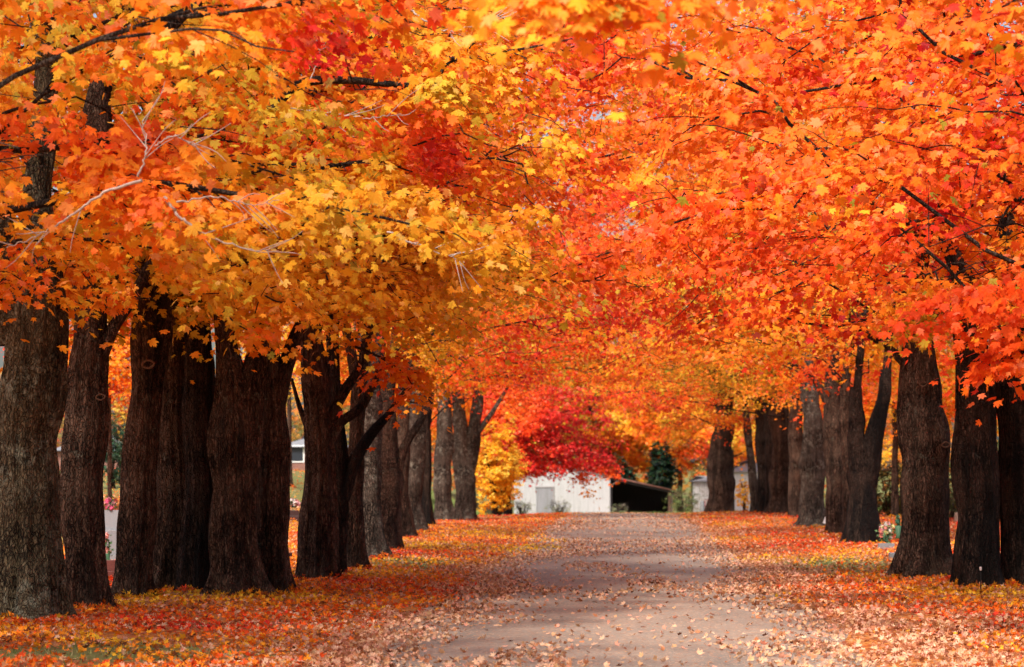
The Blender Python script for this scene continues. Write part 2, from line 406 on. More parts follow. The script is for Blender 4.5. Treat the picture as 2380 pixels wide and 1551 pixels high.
    for (pts, r0, tt, dens, prad) in extra:     # named boughs of this tree: pts are world points
        P = curve(pts, 5 * len(pts)); branch(P, r0, .008, 7, 0)
        if dens <= 0: continue
        SPx = []; SDx = []
        L = np.linalg.norm(np.diff(P, axis=0), axis=1).sum()
        dv = unit(P[-1] - P[0])
        for s in range(int(L * 3.2)):
            t = rg.uniform(.12, 1.); p0 = P[int(t * (len(P) - 1))]; ang = rg.choice([-1, 1]) * rg.uniform(.3, 1.5); LL = prad * rg.uniform(.35, 1.) * (1.2 - .5 * t)
            d2 = unit(np.array([dv[0] * math.cos(ang) - dv[1] * math.sin(ang), dv[0] * math.sin(ang) + dv[1] * math.cos(ang), rg.uniform(-.5, .35)]))
            P2 = curve([p0, p0 + d2 * LL * .6, p0 + d2 * LL - UP * LL * .2], 5); branch(P2, .012, .004, 4, 1)
            n = max(2, int(LL / .25 * dens)); tt2 = rg.uniform(.1, 1.05, n)
            SPx.append(p0 + d2 * LL * tt2[:, None] + rg.normal(0, .14, (n, 3)) * [1, 1, .6]); SDx.append(np.repeat(d2[None], n, 0))
        sprays_to_leaves(lv, np.concatenate(SPx), np.concatenate(SDx), base, tt, d, rg, per, size, rad=.38, amp=.10)
    br.build('branches', bark_mat or BARK['branch'], par); o = lv.build('crown', LEAF, par, False)
    return o

def ring_knot(p, r, mat, par, facing=(0, -1, 0)):
    rg = np.random.default_rng(int(abs(p[0]) * 100) + 3)
    n = 18; th = np.linspace(0, 2 * np.pi, n + 1)
    P = np.array([p + np.array([r * math.cos(t) * (1 + .2 * math.sin(2 * t + 1)), -.03 - .01 * math.sin(t), .75 * r * math.sin(t)]) for t in th])
    V, Q = tube(P, np.full(n + 1, r * .22), 8)
    mesh_np('knot', V, Q, mat, par)

BASES = []
GROUP = 'old maples lining the leafy road'
def tree(label, stems, d, t0=.4, bark_key='brown', R4=(7.5, 4.5, 4, 4), ztop=16, zlow=4.5, nmain=16, seed=0, per=29, size=.088, limbs=(), extra=(), knots=(), name='maple_tree', group=GROUP, subs=5, flare=.55, amp=.16, lowcut=None, step=.34, fill=22, cat='maple tree'):
    """stems: list of polylines of (u, v, width) in photo pixels at distance d; the first starts on the ground"""
    rg = np.random.default_rng(1000 + seed)
    mt = BARK[bark_key]
    u0, v0, w0 = stems[0][0][:3]
    b = stand(u0, d); par = empty(name, b, label, cat, group)
    A = Acc(); s = d / F; BASES.append((b, w0 * s / 2 * (1.22 if d > 54 else 1))); fat = 1.10 if 54 < d < 145 else .93
    near = d < 62
    tops = []
    for k, st in enumerate(stems):
        dd = d + (st[0][3] if len(st[0]) > 3 else 0)
        pts = np.array([at(p[0], p[1], dd) for p in st]); rad = np.array([p[2] * s / 2 * fat for p in st])
        if k == 0 or st[0][1] > v0 - 45:
            pts[0] = stand(st[0][0], dd) - UP * .12
        L = np.linalg.norm(pts[-1] - pts[0]); n = max(8, int(L / (.07 if near else .2)))
        P = curve(pts, n); rr = np.interp(np.linspace(0, 1, n), np.linspace(0, 1, len(rad)), rad)
        hz = np.linspace(0, L, n); wb = np.minimum(hz / 1.2, 1)[:, None] * rad[0] * .10
        P = P + wb * np.stack([np.sin(hz * rg.uniform(1.1, 2.2) + rg.uniform(0, 6)) + .5 * np.sin(hz * 3.7 + rg.uniform(0, 6)), np.sin(hz * 1.3 + rg.uniform(0, 6)), 0 * hz], 1)
        rr = rr * (1 + .07 * np.sin(hz * rg.uniform(1.5, 2.6) + rg.uniform(0, 6)) + .04 * np.sin(hz * 5.1 + rg.uniform(0, 6)))
        grounded = (k == 0 or st[0][1] > v0 - 45)
        V, Q = tube(P, rr, (72 if near else 28), rg, .055 if near else .05, flare if grounded else 0.)
        A.add(V, Q); tops.append((P[-1], rr[-1]))
    for lb in limbs:
        dd = d + (lb[0][3] if len(lb[0]) > 3 else 0)
        pts = np.array([at(p[0], p[1], dd) for p in lb]); rad = np.array([p[2] * s / 2 for p in lb])
        n = max(10, int(np.linalg.norm(pts[-1] - pts[0]) / .15)); P = curve(pts, n)
        V, Q = tube(P, np.interp(np.linspace(0, 1, n), np.linspace(0, 1, len(rad)), rad), 20, rg, .04); A.add(V, Q)
    # upper trunk and limbs running on into the crown
    top, tr = tops[0]
    g = b[2]
    for q in range(3):
        a = rg.uniform(0, 6.28); e = np.array([b[0] + math.cos(a) * R4[0] * .28, b[1] + math.sin(a) * R4[2] * .3, g + ztop * rg.uniform(.75, .95)])
        src, sr = tops[q % len(tops)]
        m = src * .55 + e * .45 + np.array([math.cos(a), math.sin(a), 0]) * .6
        P = curve([src - UP * .3, src + UP * .25 + (m - src) * .25, m, e], 26); V, Q = tube(P, np.linspace(sr * rg.uniform(.55, .95), .03, 26), 14, rg, .03); A.add(V, Q)
    tk = A.build('trunk', mt, par)
    for (u, v, rpx) in knots:
        ring_knot(at(u, v, d) - np.array([0, w0 * s / 2 * .93, 0]), rpx * s, KNOT, par)
    crown_of(b, top, ztop, zlow, R4, t0, nmain, rg, par, d, per, size, subs, limb_r=max(.1, w0 * s / 2 * .8), extra=extra, amp=amp, lowcut=lowcut, step=step, fill=fill)
    return par
KNOT = plain('healed_bark', (.13, .075, .05), .9, .3, 30)

def pt(*a): return at(*a)
def D(v): return F * EYE / (v - 1100.)

# clusters of leaves that have turned differently (world space)
def red(u, v, d, r, t, k=1.): REDS.append((at(u, v, d), np.array(r), t, k))
for _d in (26, 30, 35, 41, 48, 57): red(790, 130, _d, (.0055 * _d * 4.2, .12 * _d, .0018 * _d * 4.2), .93); red(1000, 330, _d, (.013 * _d, .12 * _d, .0145 * _d), .91, .95)
for _d in (30, 36, 43, 52, 63, 76): red(1370, 80, _d, (.012 * _d, .12 * _d, .017 * _d), .86, .8); red(1390, 540, _d, (.011 * _d, .12 * _d, .020 * _d), .80, .7); red(850, 640, _d, (.055 * _d, .12 * _d, .016 * _d), .19, .85)
red(1370, 60, 48, (.6, 14, .8), .88, .9)
red(1290, 260, 55, (.8, 14, .7), .84, .8); red(1370, 560, 62, (.9, 16, 1.1), .80, .8); red(1470, 770, 100, (1.5, 20, .6), .88)
red(1210, 810, 100, (1.2, 20, .5), .84); red(1310, 1020, 152, (3.0, 6, 2.6), .92)
red(690, 640, 42, (2.6, 8, .75), .20, .9); red(120, 480, 36, (.8, 8, .5), .24, .7); red(640, 90, 38, (1.6, 6, .5), .22, .7); red(1080, 190, 42, (1.7, 8, .5), .20, .8)
red(850, 390, 31, (1.0, 5, .35), .24, .8); red(230, 330, 30, (1.6, 4, .35), .62, .85); red(430, 640, 46, (.4, 1.5, .25), .88); red(280, 830, 80, (1., 16, .8), .72, .8)
red(1150, 640, 60, (1.3, 10, .6), .45, .7); red(880, 740, 50, (1.2, 8, .5), .36, .7)
red(1700, 650, 55, (2.0, 8, .8), .64, .7); red(2250, 720, 34, (1.4, 3, .8), .63, .9); red(1750, 480, 46, (1.5, 6, .7), .66, .6); red(1950, 120, 44, (2.4, 8, .7), .46, .6)
red(1850, 790, 90, (2.5, 18, .8), .20, .8); red(2050, 700, 72, (1.4, 12, .7), .17, .8); red(2290, 330, 46, (1.0, 8, 1.2), .33, .7)
red(1500, 870, 150, (3.4, 14, 1.2), .22, .8); red(1480, 1040, 235, (7, 14, 2.2), .50, .9); red(870, 890, 72, (.7, 8, .4), .72, .7); red(1500, 150, 60, (2.5, 16, 1.4), .60, .8)
for _d in (30, 36, 44): red(1975, 350, _d, (.05 * _d, .14 * _d, .016 * _d), .57, .8); red(1160, 110, _d, (.03 * _d, .14 * _d, .014 * _d), .42, .6)
for _d in (55, 68, 84, 104): red(1440, 745, _d, (.026 * _d, .14 * _d, .010 * _d), .86, .85); red(1330, 600, _d, (.024 * _d, .14 * _d, .014 * _d), .68, .7); red(1210, 815, _d, (.012 * _d, .14 * _d, .006 * _d), .84, .8)
for _d in (32, 40, 50, 63): red(1750, 620, _d, (.045 * _d, .12 * _d, .018 * _d), .70, .75); red(2120, 90, _d, (.04 * _d, .12 * _d, .014 * _d), .50, .6); red(1700, 300, _d, (.035 * _d, .12 * _d, .022 * _d), .62, .6)
red(1510, 150, 60, (2.5, 16, 1.4), .60, .2); red(1950, 300, 45, (3.4, 10, 2.), .58, .6); red(1450, 450, 75, (2., 16, 2.2), .60, .6); red(1180, 930, 140, (1.6, 16, 1.4), .50, .8)

# ---------------------------------------------------------------- trees of the left row
tree('thick olive brown trunk with lichened flared foot, leftmost and nearest in the left row',
     [[(62, 1450, 150), (62, 1200, 148), (72, 950, 158), (88, 720, 130), (95, 450, 78), (105, 120, 52)]], D(1450), .36, 'olive', (6.0, 4, 4, 4), 15, 4.1, 15, 1,
     limbs=[[(30, 800, 70), (10, 650, 60), (5, 420, 40)]], flare=.75)
tree('dark straight trunk with a branch scar at its right edge, second from the left',
     [[(200, 1424, 100), (196, 1150, 100), (202, 900, 104), (208, 700, 82), (228, 300, 74), (236, 150, 50)]], D(1424), .34, 'brown', (6.0, 4, 4, 4), 15, 4.1, 13, 2,
     limbs=[[(232, 830, 40), (262, 765, 28), (310, 690, 24), (345, 620, 20), (378, 545, 15)], [(305, 610, 8), (325, 633, 9), (340, 645, 9)]], extra=[([pt(200, 600, 39), pt(130, 640, 38), pt(90, 690, 37)], .02, .34, 1.8, .5), ([pt(240, 610, 39), pt(300, 660, 38.5), pt(330, 700, 38)], .02, .45, 1.2, .4)], knots=[(243, 925, 9)])
tree('brown trunk leaning right with a ring scar high up, just left of the fused cluster',
     [[(308, 1398, 92), (318, 1200, 84), (336, 1000, 84), (350, 780, 88), (360, 600, 70), (372, 480, 40)]], D(1398), .30, 'brown', (6.5, 4, 3.5, 3.5), 15, 4.2, 12, 3, knots=[(352, 849, 12)])
tree('brown trunk with a pale root toe, left end of the fused trunk cluster',
     [[(396, 1382, 98), (398, 1200, 94), (402, 950, 82), (405, 700, 60), (415, 560, 40)]], D(1380), .28, 'brown', (6, 4, 3.5, 3.5), 14, 4.2, 10, 4, flare=.7)
tree('narrow furrowed dark trunk in the middle of the fused cluster',
     [[(466, 1387, 90), (462, 1200, 84), (462, 950, 78), (466, 720, 58), (470, 560, 35)]], D(1384), .26, 'dark', (6, 4, 3.5, 3.5), 14, 4.2, 10, 5)
tree('broad dark trunk with twisting root seams, right of the middle of the fused cluster',
     [[(560, 1396, 118), (548, 1200, 112), (540, 1000, 120), (528, 820, 62), (524, 640, 40)], [(575, 1050, 70), (590, 900, 60), (600, 780, 45), (606, 650, 30)]], D(1396), .26, 'brown', (6, 4, 4, 4), 15, 4.2, 13, 6, flare=.6, extra=[([pt(520, 620, 42), pt(580, 660, 40), pt(640, 700, 39.5), pt(700, 700, 39.5)], .02, .28, 1.4, .5), ([pt(500, 690, 40), pt(540, 745, 39.5), pt(590, 775, 39.5)], .015, .26, .9, .3)])
tree('bulging trunk with slanting right limb, right end of the fused cluster by the bench',
     [[(643, 1392, 72), (632, 1200, 70), (636, 1060, 76), (630, 950, 66), (628, 800, 40)]], D(1391), .30, 'brown', (6.0, 4, 4, 4), 16, 4.3, 13, 7,
     limbs=[[(630, 980, 55), (655, 880, 44), (685, 790, 34), (712, 720, 20)]], flare=.75)
tree('grey brown trunk streaked with black, with three upswept limbs, standing alone',
     [[(745, 1360, 92), (742, 1200, 80), (738, 1000, 72), (732, 860, 66), (728, 740, 50)]], D(1358), .34, 'brown', (7.2, 4.5, 4, 4), 17, 4.9, 14, 8,
     limbs=[[(760, 990, 26), (800, 910, 22), (838, 850, 18), (872, 735, 12)], [(755, 1050, 26), (790, 985, 22), (845, 940, 20), (893, 830, 11)], [(722, 1010, 18), (703, 965, 13), (690, 925, 10), (678, 880, 7)]],
     extra=[([pt(760, 790, 49), pt(850, 815, 48), pt(930, 860, 48), pt(965, 905, 48)], .03, .50, 1.6, .75)])
tree('blackened trunk pressed against the right of a grey trunk, one limb reaching over the road',
     [[(782, 1355, 40), (790, 1180, 42), (785, 1000, 40), (774, 860, 32), (772, 740, 26)]], D(1350), .34, 'dark', (6.0, 4, 4, 4), 16, 4.9, 10, 9,
     limbs=[[(795, 1160, 38), (825, 1070, 32), (862, 1010, 26), (905, 960, 18), (945, 905, 10)]])
tree('reddish shaggy trunk with a broad pale foot, just right of the blackened trunk',
     [[(824, 1335, 42), (822, 1200, 38), (826, 1060, 34), (832, 900, 28)]], D(1334), .46, 'brown', (8.6, 4.5, 4, 4), 19, 4.6, 12, 10, flare=.8,
     extra=[([pt(850, 500, 57), pt(1000, 330, 60), pt(1200, 220, 62), pt(1420, 170, 63)], .06, .50, 1.2, 1.7), ([pt(850, 500, 57), pt(1000, 430, 60), pt(1220, 380, 64), pt(1400, 360, 66)], .05, .55, 1.2, 1.6), ([pt(850, 400, 57), pt(1050, 150, 62), pt(1300, 40, 66), pt(1480, 20, 68)], .06, .62, 1.2, 1.7)])
tree('grey lichened straight trunk, fourth single trunk right of the fused cluster',
     [[(866, 1306, 56), (860, 1180, 50), (858, 1050, 46), (862, 900, 36)]], D(1304), .42, 'grey', (9.2, 4.5, 4, 4), 22, 4.6, 13, 11, fill=38)
tree('warm brown trunk with an arching right limb, between grey lichened trunks in the left row',
     [[(908, 1286, 52), (904, 1180, 48), (902, 1050, 42), (905, 930, 30)]], D(1284), .46, 'brown', (9.2, 4.5, 4.5, 4.5), 22, 4.6, 13, 12, fill=38,
     limbs=[[(918, 1120, 26), (940, 1040, 22), (970, 990, 18), (1000, 945, 10)]])
tree('slim dark brown trunk with spreading roots behind the arching limb',
     [[(940, 1258, 36), (936, 1150, 30), (934, 1000, 28)]], D(1257), .50, 'brown', (9.2, 4.5, 4.5, 4.5), 22, 4.6, 13, 13, fill=38, flare=.8)
tree('pale mottled trunk half way along the left row, black stain at its right foot',
     [[(962, 1244, 48), (958, 1150, 44), (966, 1000, 40), (968, 900, 30)]], D(1242), .55, 'grey', (9.2, 4.5, 4.5, 4.5), 22, 4.6, 13, 14, fill=38)
tree('black narrow trunk in the far half of the left row beside a pale mottled one',
     [[(992, 1226, 26), (990, 1150, 24), (988, 1000, 24)]], D(1226), .60, 'dark', (9.2, 4.5, 4.5, 4.5), 22, 5.2, 13, 15, fill=38)
tree('grey trunk near the end of the left row, dark below and pale above',
     [[(1034, 1206, 40), (1030, 1100, 36), (1032, 980, 34), (1030, 890, 26)]], 121, .50, 'grey', (9.2, 4.5, 5, 5), 22, 5.6, 14, 16, fill=38)
tree('forked pale trunk with thin slanting right limb, last of the left row',
     [[(1082, 1204, 42), (1078, 1110, 42), (1068, 1000, 30), (1064, 890, 26)], [(1088, 1100, 30), (1100, 1030, 28), (1108, 950, 24), (1112, 880, 18)]], 125, .42, 'grey', (9.2, 4.5, 5, 5), 22, 6, 15, 17, fill=38,
     limbs=[[(1108, 1010, 13), (1140, 965, 11), (1168, 920, 8), (1192, 878, 5)]], lowcut=6.2)

# ---------------------------------------------------------------- trees of the right row
tree('dark trunk cut off by the right edge of the photo, nearest of the right row',
     [[(2390, 1366, 112), (2378, 1150, 104), (2368, 900, 104), (2366, 700, 70), (2345, 520, 44)]], D(1368), .56, 'dark', (4, 6, 4, 4), 15, 4.2, 13, 21)
tree('nearly black trunk second from the right edge with a thin white tipped stake before it',
     [[(2274, 1372, 104), (2270, 1200, 92), (2262, 1000, 104), (2262, 820, 84), (2240, 640, 48), (2190, 540, 26)]], D(1371), .56, 'dark', (4, 6, 4, 4), 15, 4.2, 13, 22, flare=.65)
tree('broad dark brown trunk with splayed roots, third from the right edge',
     [[(2150, 1352, 112), (2150, 1150, 112), (2145, 980, 108), (2138, 830, 88), (2128, 640, 48)]], D(1352), .55, 'brown', (4, 5.8, 4, 4), 16, 4.3, 14, 23, flare=.7,
     extra=[([pt(2138, 700, 50), pt(2120, 760, 49), pt(2135, 800, 49)], .02, .22, 1.6, .5)],
     limbs=[[(2110, 850, 26), (2065, 810, 18), (1990, 760, 13)], [(2125, 690, 22), (2060, 655, 18), (1965, 640, 10)]], knots=[(2140, 895, 7), (2192, 1035, 8)])
tree('black wet trunk forking into a tight V, beside the bouquet on a grey headstone',
     [[(2003, 1270, 62), (2004, 1120, 56), (1990, 1000, 30), (1986, 900, 24)], [(2012, 1130, 44), (2034, 1020, 36), (2050, 930, 32), (2058, 860, 24)]], D(1268), .34, 'dark', (4.5, 9.6, 4, 4), 22, 5.2, 14, 24, fill=38)
tree('slim grey brown trunk wedged behind the one left of the black V shaped trunk',
     [[(1976, 1252, 30), (1972, 1120, 28), (1966, 980, 26), (1962, 900, 20)]], D(1256), .34, 'brown', (4.5, 9.6, 4, 4), 22, 4.8, 9, 33, fill=38)
tree('brown trunk left of the black V shaped one with small leafy sprigs on it',
     [[(1948, 1246, 50), (1942, 1120, 44), (1938, 980, 42), (1930, 870, 30)]], D(1245), .32, 'brown', (4.5, 9.6, 4, 4), 22, 4.6, 14, 25, fill=38,
     limbs=[[(1935, 960, 24), (1905, 900, 16), (1868, 860, 11), (1830, 845, 6)]],
     extra=[([pt(1935, 840, 88), pt(1965, 880, 87), pt(2010, 920, 87), pt(2030, 960, 87)], .03, .30, 1.6, .8), ([pt(1935, 850, 88), pt(1890, 860, 87), pt(1850, 880, 87), pt(1820, 870, 87)], .03, .26, 1.5, .8)])
tree('pale grey lichened trunk with a white tag standing at its right foot',
     [[(1894, 1228, 48), (1890, 1120, 46), (1886, 980, 42), (1880, 890, 34)]], D(1227), .34, 'grey', (4.5, 9.6, 4.5, 4.5), 22, 4.6, 14, 26, fill=38, flare=.8,
     extra=[([pt(1880, 500, 100), pt(1750, 300, 92), pt(1600, 200, 88), pt(1450, 150, 86)], .08, .58, 1.2, 2.2), ([pt(1880, 560, 100), pt(1720, 420, 92), pt(1560, 330, 88), pt(1420, 300, 86)], .08, .52, 1.2, 2.2)])
tree('slender brown trunk between a pale grey trunk and a broad reddish one on the right',
     [[(1852, 1206, 30), (1850, 1100, 30), (1846, 960, 30)]], D(1208), .36, 'brown', (5, 9.6, 4.5, 4.5), 22, 4.6, 13, 27, fill=38,
     extra=[([pt(1850, 850, 113), pt(1880, 890, 112), pt(1892, 950, 111)], .03, .30, 1.3, 1.1), ([pt(1848, 500, 113), pt(1700, 430, 108), pt(1560, 440, 106), pt(1400, 470, 105), pt(1300, 500, 104)], .08, .56, 1.3, 2.4)])
tree('broad reddish brown trunk on the leaf mound at the right of the crest',
     [[(1816, 1192, 50), (1818, 1100, 46), (1812, 980, 44), (1806, 900, 36)]], 130, .36, 'brown', (5, 9.6, 4.5, 4.5), 22, 5.4, 13, 28, fill=38, flare=.7,
     extra=[([pt(1815, 850, 128), pt(1770, 890, 127), pt(1745, 950, 126)], .03, .34, 1.3, 1.3), ([pt(1812, 600, 130), pt(1640, 560, 125), pt(1480, 560, 122), pt(1330, 600, 120)], .08, .58, 1.3, 2.6), ([pt(1812, 450, 128), pt(1620, 260, 118), pt(1480, 160, 113), pt(1330, 110, 110)], .09, .60, 1.5, 3.0), ([pt(1812, 520, 128), pt(1640, 440, 118), pt(1480, 430, 113), pt(1350, 470, 110)], .08, .64, 1.4, 2.8)])
tree('slim dark brown trunk squeezed between broad reddish and narrow black trunks on the right',
     [[(1793, 1192, 26), (1794, 1080, 26), (1790, 980, 24), (1786, 890, 20)]], 132, .36, 'dark', (5, 9.6, 5, 5), 22, 5.5, 9, 32, fill=38)
tree('narrow black trunk at the far end of the right row between pale and reddish trunks',
     [[(1772, 1193, 26), (1774, 1080, 26), (1768, 980, 26), (1762, 890, 20)]], 134, .38, 'dark', (5, 9.6, 5, 5), 22, 5.5, 13, 29, fill=38)
tree('thin pale grey trunk leaning left, last of the right row',
     [[(1756, 1195, 18), (1748, 1100, 18), (1738, 1000, 16), (1730, 930, 12)]], 137, .34, 'grey', (5, 9.6, 5, 5), 22, 5.5, 13, 30, fill=38, flare=.3)
tree('big reddish trunk with hanging bare twigs, alone beyond the crest beside the white barn',
     [[(1676, 1197, 58), (1674, 1120, 56), (1678, 1050, 50), (1682, 980, 42)]], 140, .50, 'brown', (4.5, 6.0, 4, 4), 17, 3.6, 16, 31, flare=.2, lowcut=3.3, fill=30)

# ---------------------------------------------------------------- nearer trees whose trunks stand outside the frame
def offtree(x, y, label, t0, seed, R4, zlow=4.4, extra=(), nmain=14, per=31, **k):
    rg = np.random.default_rng(3000 + seed); b = np.array([x, y, gz(x, y)])
    par = empty('maple_tree', b, label, 'maple tree', GROUP)
    A = Acc(); P = curve([b - UP * .1, b + [.02, .03, 2], b + [-.08, .05, 4.6], b + [.1, .1, 9], b + [.3, 0, 13.5]], 130)
    V, Q = tube(P, np.interp(np.linspace(0, 1, 130), [0, .35, .7, 1], [.44, .40, .2, .05]), 56, rg, .055, .6); A.add(V, Q); A.build('trunk', BARK['brown'], par)
    top = P[44]
    crown_of(b, top, 14.5, zlow, R4, t0, nmain, rg, par, y, per, extra=extra, limb_r=.32, **k)
offtree(-8.2, 29.5, 'maple whose salmon and orange boughs sweep across the upper left, trunk outside the left edge', .38, 1, (6.4, 4, 4, 4),
        extra=[([pt(-150, 520, 29), pt(120, 470, 28.5), pt(330, 425, 28), pt(600, 460, 28), pt(860, 500, 28.5), pt(1040, 545, 29)], .05, .46, 1.15, 1.0),
               ([pt(-150, 330, 30), pt(60, 350, 29.5), pt(250, 330, 29), pt(480, 360, 29), pt(700, 420, 29)], .045, .50, 1.1, .9),
               ([pt(-150, 620, 31), pt(50, 560, 31), pt(240, 560, 31), pt(420, 590, 31)], .04, .38, 1.1, .8)])
offtree(-8.9, 33, 'maple with golden boughs and bare dark limbs high over the road at left', .26, 12, (6.8, 4, 4, 4),
        extra=[([pt(380, 66, 33), pt(430, 30, 33), pt(490, -10, 33)], .13, .3, 0, .8),
               ([pt(520, 18, 34), pt(640, 26, 34), pt(760, 22, 34), pt(830, -5, 34)], .07, .26, .8, .7),
               ([pt(620, 260, 36), pt(700, 195, 36), pt(800, 186, 36), pt(910, 196, 36), pt(1005, 196, 36), pt(1040, 148, 36), pt(1110, 128, 36)], .075, .24, .75, .8),
               ([pt(760, 50, 38), pt(900, 95, 38), pt(1040, 135, 38), pt(1180, 120, 38), pt(1330, 90, 38)], .06, .22, .9, .9),
               ([pt(700, 520, 34), pt(820, 470, 34), pt(940, 450, 34), pt(1060, 520, 34)], .04, .40, 1.2, .8),
               ([pt(700, 400, 36), pt(860, 375, 36), pt(960, 400, 36)], .03, .26, 1.2, .7)])
offtree(-8.0, 23, 'maple nearest on the left, only fringe leaves of its crown reach the top edge', .40, 3, (7, 4, 4, 4), zlow=6.0)
offtree(6.2, 40, 'maple whose scarlet and orange boughs fill the upper right, trunk outside the right edge', .56, 4, (4, 6.2, 4, 4),
        extra=[([pt(2500, 250, 40), pt(2200, 330, 40), pt(1950, 400, 40), pt(1700, 480, 41), pt(1560, 560, 42)], .04, .62, 1.2, 1.2),
               ([pt(2500, 60, 39), pt(2250, 130, 39), pt(2000, 190, 39), pt(1750, 240, 40), pt(1560, 330, 41)], .04, .60, 1.2, 1.1),
               ([pt(2500, 450, 42), pt(2250, 480, 42), pt(2000, 560, 43), pt(1800, 640, 44)], .05, .60, 1.2, 1.1),
               ([pt(2500, 330, 44), pt(2380, 430, 43), pt(2300, 560, 43)], .05, .45, 1., .9)])
offtree(6.3, 33, 'maple with a low coral red bough hanging in from the right edge', .60, 5, (4, 6., 4, 4), zlow=5.5,
        extra=[([pt(2560, 600, 33), pt(2400, 640, 33), pt(2280, 680, 33), pt(2160, 725, 33)], .04, .60, 2.2, .8),
               ([pt(2560, 740, 33), pt(2440, 780, 33), pt(2350, 850, 33), pt(2365, 930, 33)], .025, .58, 2.4, .5)])
offtree(6.4, 25, 'maple nearest on the right, blurred fringe of its crown crosses the top edge', .50, 6, (4, 6., 4, 4), zlow=6.2,
        extra=[([pt(2500, -300, 23), pt(1900, -150, 20), pt(1450, -62, 18.5), pt(1250, -50, 18)], .05, .40, 1.1, .4)])
offtree(-2.2, 17.5, 'overhanging maple close to the viewer whose out of focus leaves dangle at the top centre', .36, 7, (4.2, 4, 3, 3), zlow=5.2, nmain=10, per=9) if False else None

# bare pale twigs among the upper left leaves
def twig_set(paths, par, seed):
    rg = np.random.default_rng(seed); A = Acc()
    for pts, r in paths:
        P = curve([pt(*p) for p in pts], 8 * len(pts)); P[1:] += rg.normal(0, .008, (len(P) - 1, 3))
        V, Q = tube(P, np.linspace(r, .004, len(P)), 6); A.add(V, Q)
        dv = unit(P[-1] - P[0])
        for q in range(7):
            i = rg.integers(len(P) // 3, len(P) - 1); a = rg.choice([-1, 1]) * rg.uniform(.3, 1.); L = rg.uniform(.18, .5)
            c, s_ = math.cos(a), math.sin(a); d2 = np.array([dv[0] * c - dv[2] * s_, dv[1] + rg.uniform(-.3, .3), dv[0] * s_ + dv[2] * c])
            P2 = curve([P[i], P[i] + d2 * L * .6 + rg.normal(0, .02, 3), P[i] + d2 * L], 6); V, Q = tube(P2, np.linspace(.006, .0025, 6), 4); A.add(V, Q)
    A.build('bare_twigs', PALE_TWIG, par)
offs = [o for o in COL.objects if o.name.startswith('maple_tree')]
def bylabel(s): return [o for o in offs if s in o['label']][0]
twig_set([([(330, 420, 27.2), (240, 450, 27.2), (160, 505, 27.2), (80, 550, 27.2), (15, 575, 27.2)], .017),
          ([(380, 460, 27.3), (420, 505, 27.3), (480, 545, 27.3), (560, 575, 27.3), (650, 585, 27.3)], .018),
          ([(410, 470, 27.2), (500, 458, 27.2), (580, 475, 27.2), (650, 465, 27.2)], .010),
          ([(320, 410, 27.2), (340, 350, 27.2), (332, 280, 27.2)], .012), ([(360, 340, 27.2), (400, 318, 27.2), (460, 340, 27.2)], .008)], bylabel('salmon and orange'), 1)
twig_set([([(650, 250, 33), (760, 262, 33), (850, 275, 33), (930, 265, 33)], .011), ([(720, 190, 33), (742, 130, 33), (735, 105, 33)], .009),
          ([(950, 20, 33), (1030, 70, 33), (1100, 60, 33), (1200, 30, 33)], .012), ([(900, 540, 31), (960, 565, 31), (1030, 590, 31), (1080, 610, 31)], .011)], bylabel('golden boughs'), 2)
twig_set([([(1290, 1000, 120), (1330, 960, 120), (1290, 920, 120)], .02), ([(1300, 985, 120), (1250, 950, 120), (1230, 930, 120)], .018), ([(1330, 960, 120), (1390, 985, 120), (1420, 990, 120)], .016)], bylabel('last of the left row'), 3) if False else None

# ---------------------------------------------------------------- trees beyond the crest and in the cemetery
FAR = 'autumn trees beyond the crest of the road'
def fartree(u, d, w, label, t0, key, seed, R=4.5, zlow=3., ztop=14, per=34, nmain=18, size=.135, lean=0, **k):
    vb = 1157.5 + (EYE - gz(at(u, 1200, d)[0], d)) / d * F; s = F / d
    tree(label, [[(u, vb, w), (u + lean * .5, vb - 2.2 * s, w * .85), (u + lean, vb - (zlow + 1.5) * s, w * .6)]], d, t0, key, (R, R, R, R), ztop, zlow, nmain, seed, per, size, group=FAR, flare=.3, lowcut=zlow, subs=5, step=.5, **k)
fartree(1410, 252, 20, 'burnt orange maple rising right behind the open shed', .50, 'brown', 42, 6.5, 2.6, 15, size=.2)
fartree(1668, 252, 14, 'orange maple with pink leaves behind the scrubby bush by the shed', .52, 'brown', 43, 4.6, 3.3, 14)
fartree(1580, 256, 16, 'tall golden maple rising behind the open shed', .34, 'grey', 44, 7, 4.2, 19)
fartree(1370, 246, 16, 'tall amber maple rising behind the white barn', .36, 'grey', 45, 8, 6.5, 22)
fartree(1168, 166, 16, 'coral orange maple behind the small yellow tree', .52, 'grey', 46, 5, 4.6, 15)
tree('crimson maple leaning over the white barn gable, dark trunk behind the small yellow tree', [[(1176, 1203, 26), (1180, 1120, 24), (1188, 1050, 18)]], 150, .94, 'dark', (6.4, .9, 3.5, 3.5), 7.4, 2.25, 22, 47, 24, .13, group=FAR, flare=.3, lowcut=2.15, amp=.05, fill=34,
     extra=[([pt(1240, 1010, 150), pt(1300, 1050, 150), pt(1340, 1090, 150), pt(1372, 1160, 150)], .03, .34, 2.2, .6), ([pt(1200, 1060, 150), pt(1240, 1085, 150), pt(1265, 1105, 150)], .02, .52, 1.0, .6), ([pt(1290, 1020, 150), pt(1350, 1055, 150), pt(1400, 1085, 150), pt(1425, 1105, 150)], .02, .72, 1.3, .7)])
fartree(1150, 158, 14, 'slim orange maple at the left of the crest behind the yellow tree', .46, 'dark', 59, 3.5, 6.0, 16)
fartree(1040, 200, 16, 'orange maple far off behind the left row', .45, 'brown', 48, 7, 4.5, 20)
fartree(860, 190, 16, 'russet maple far off behind the lone grey brown trunk', .40, 'brown', 49, 6.5, 5.5, 19)
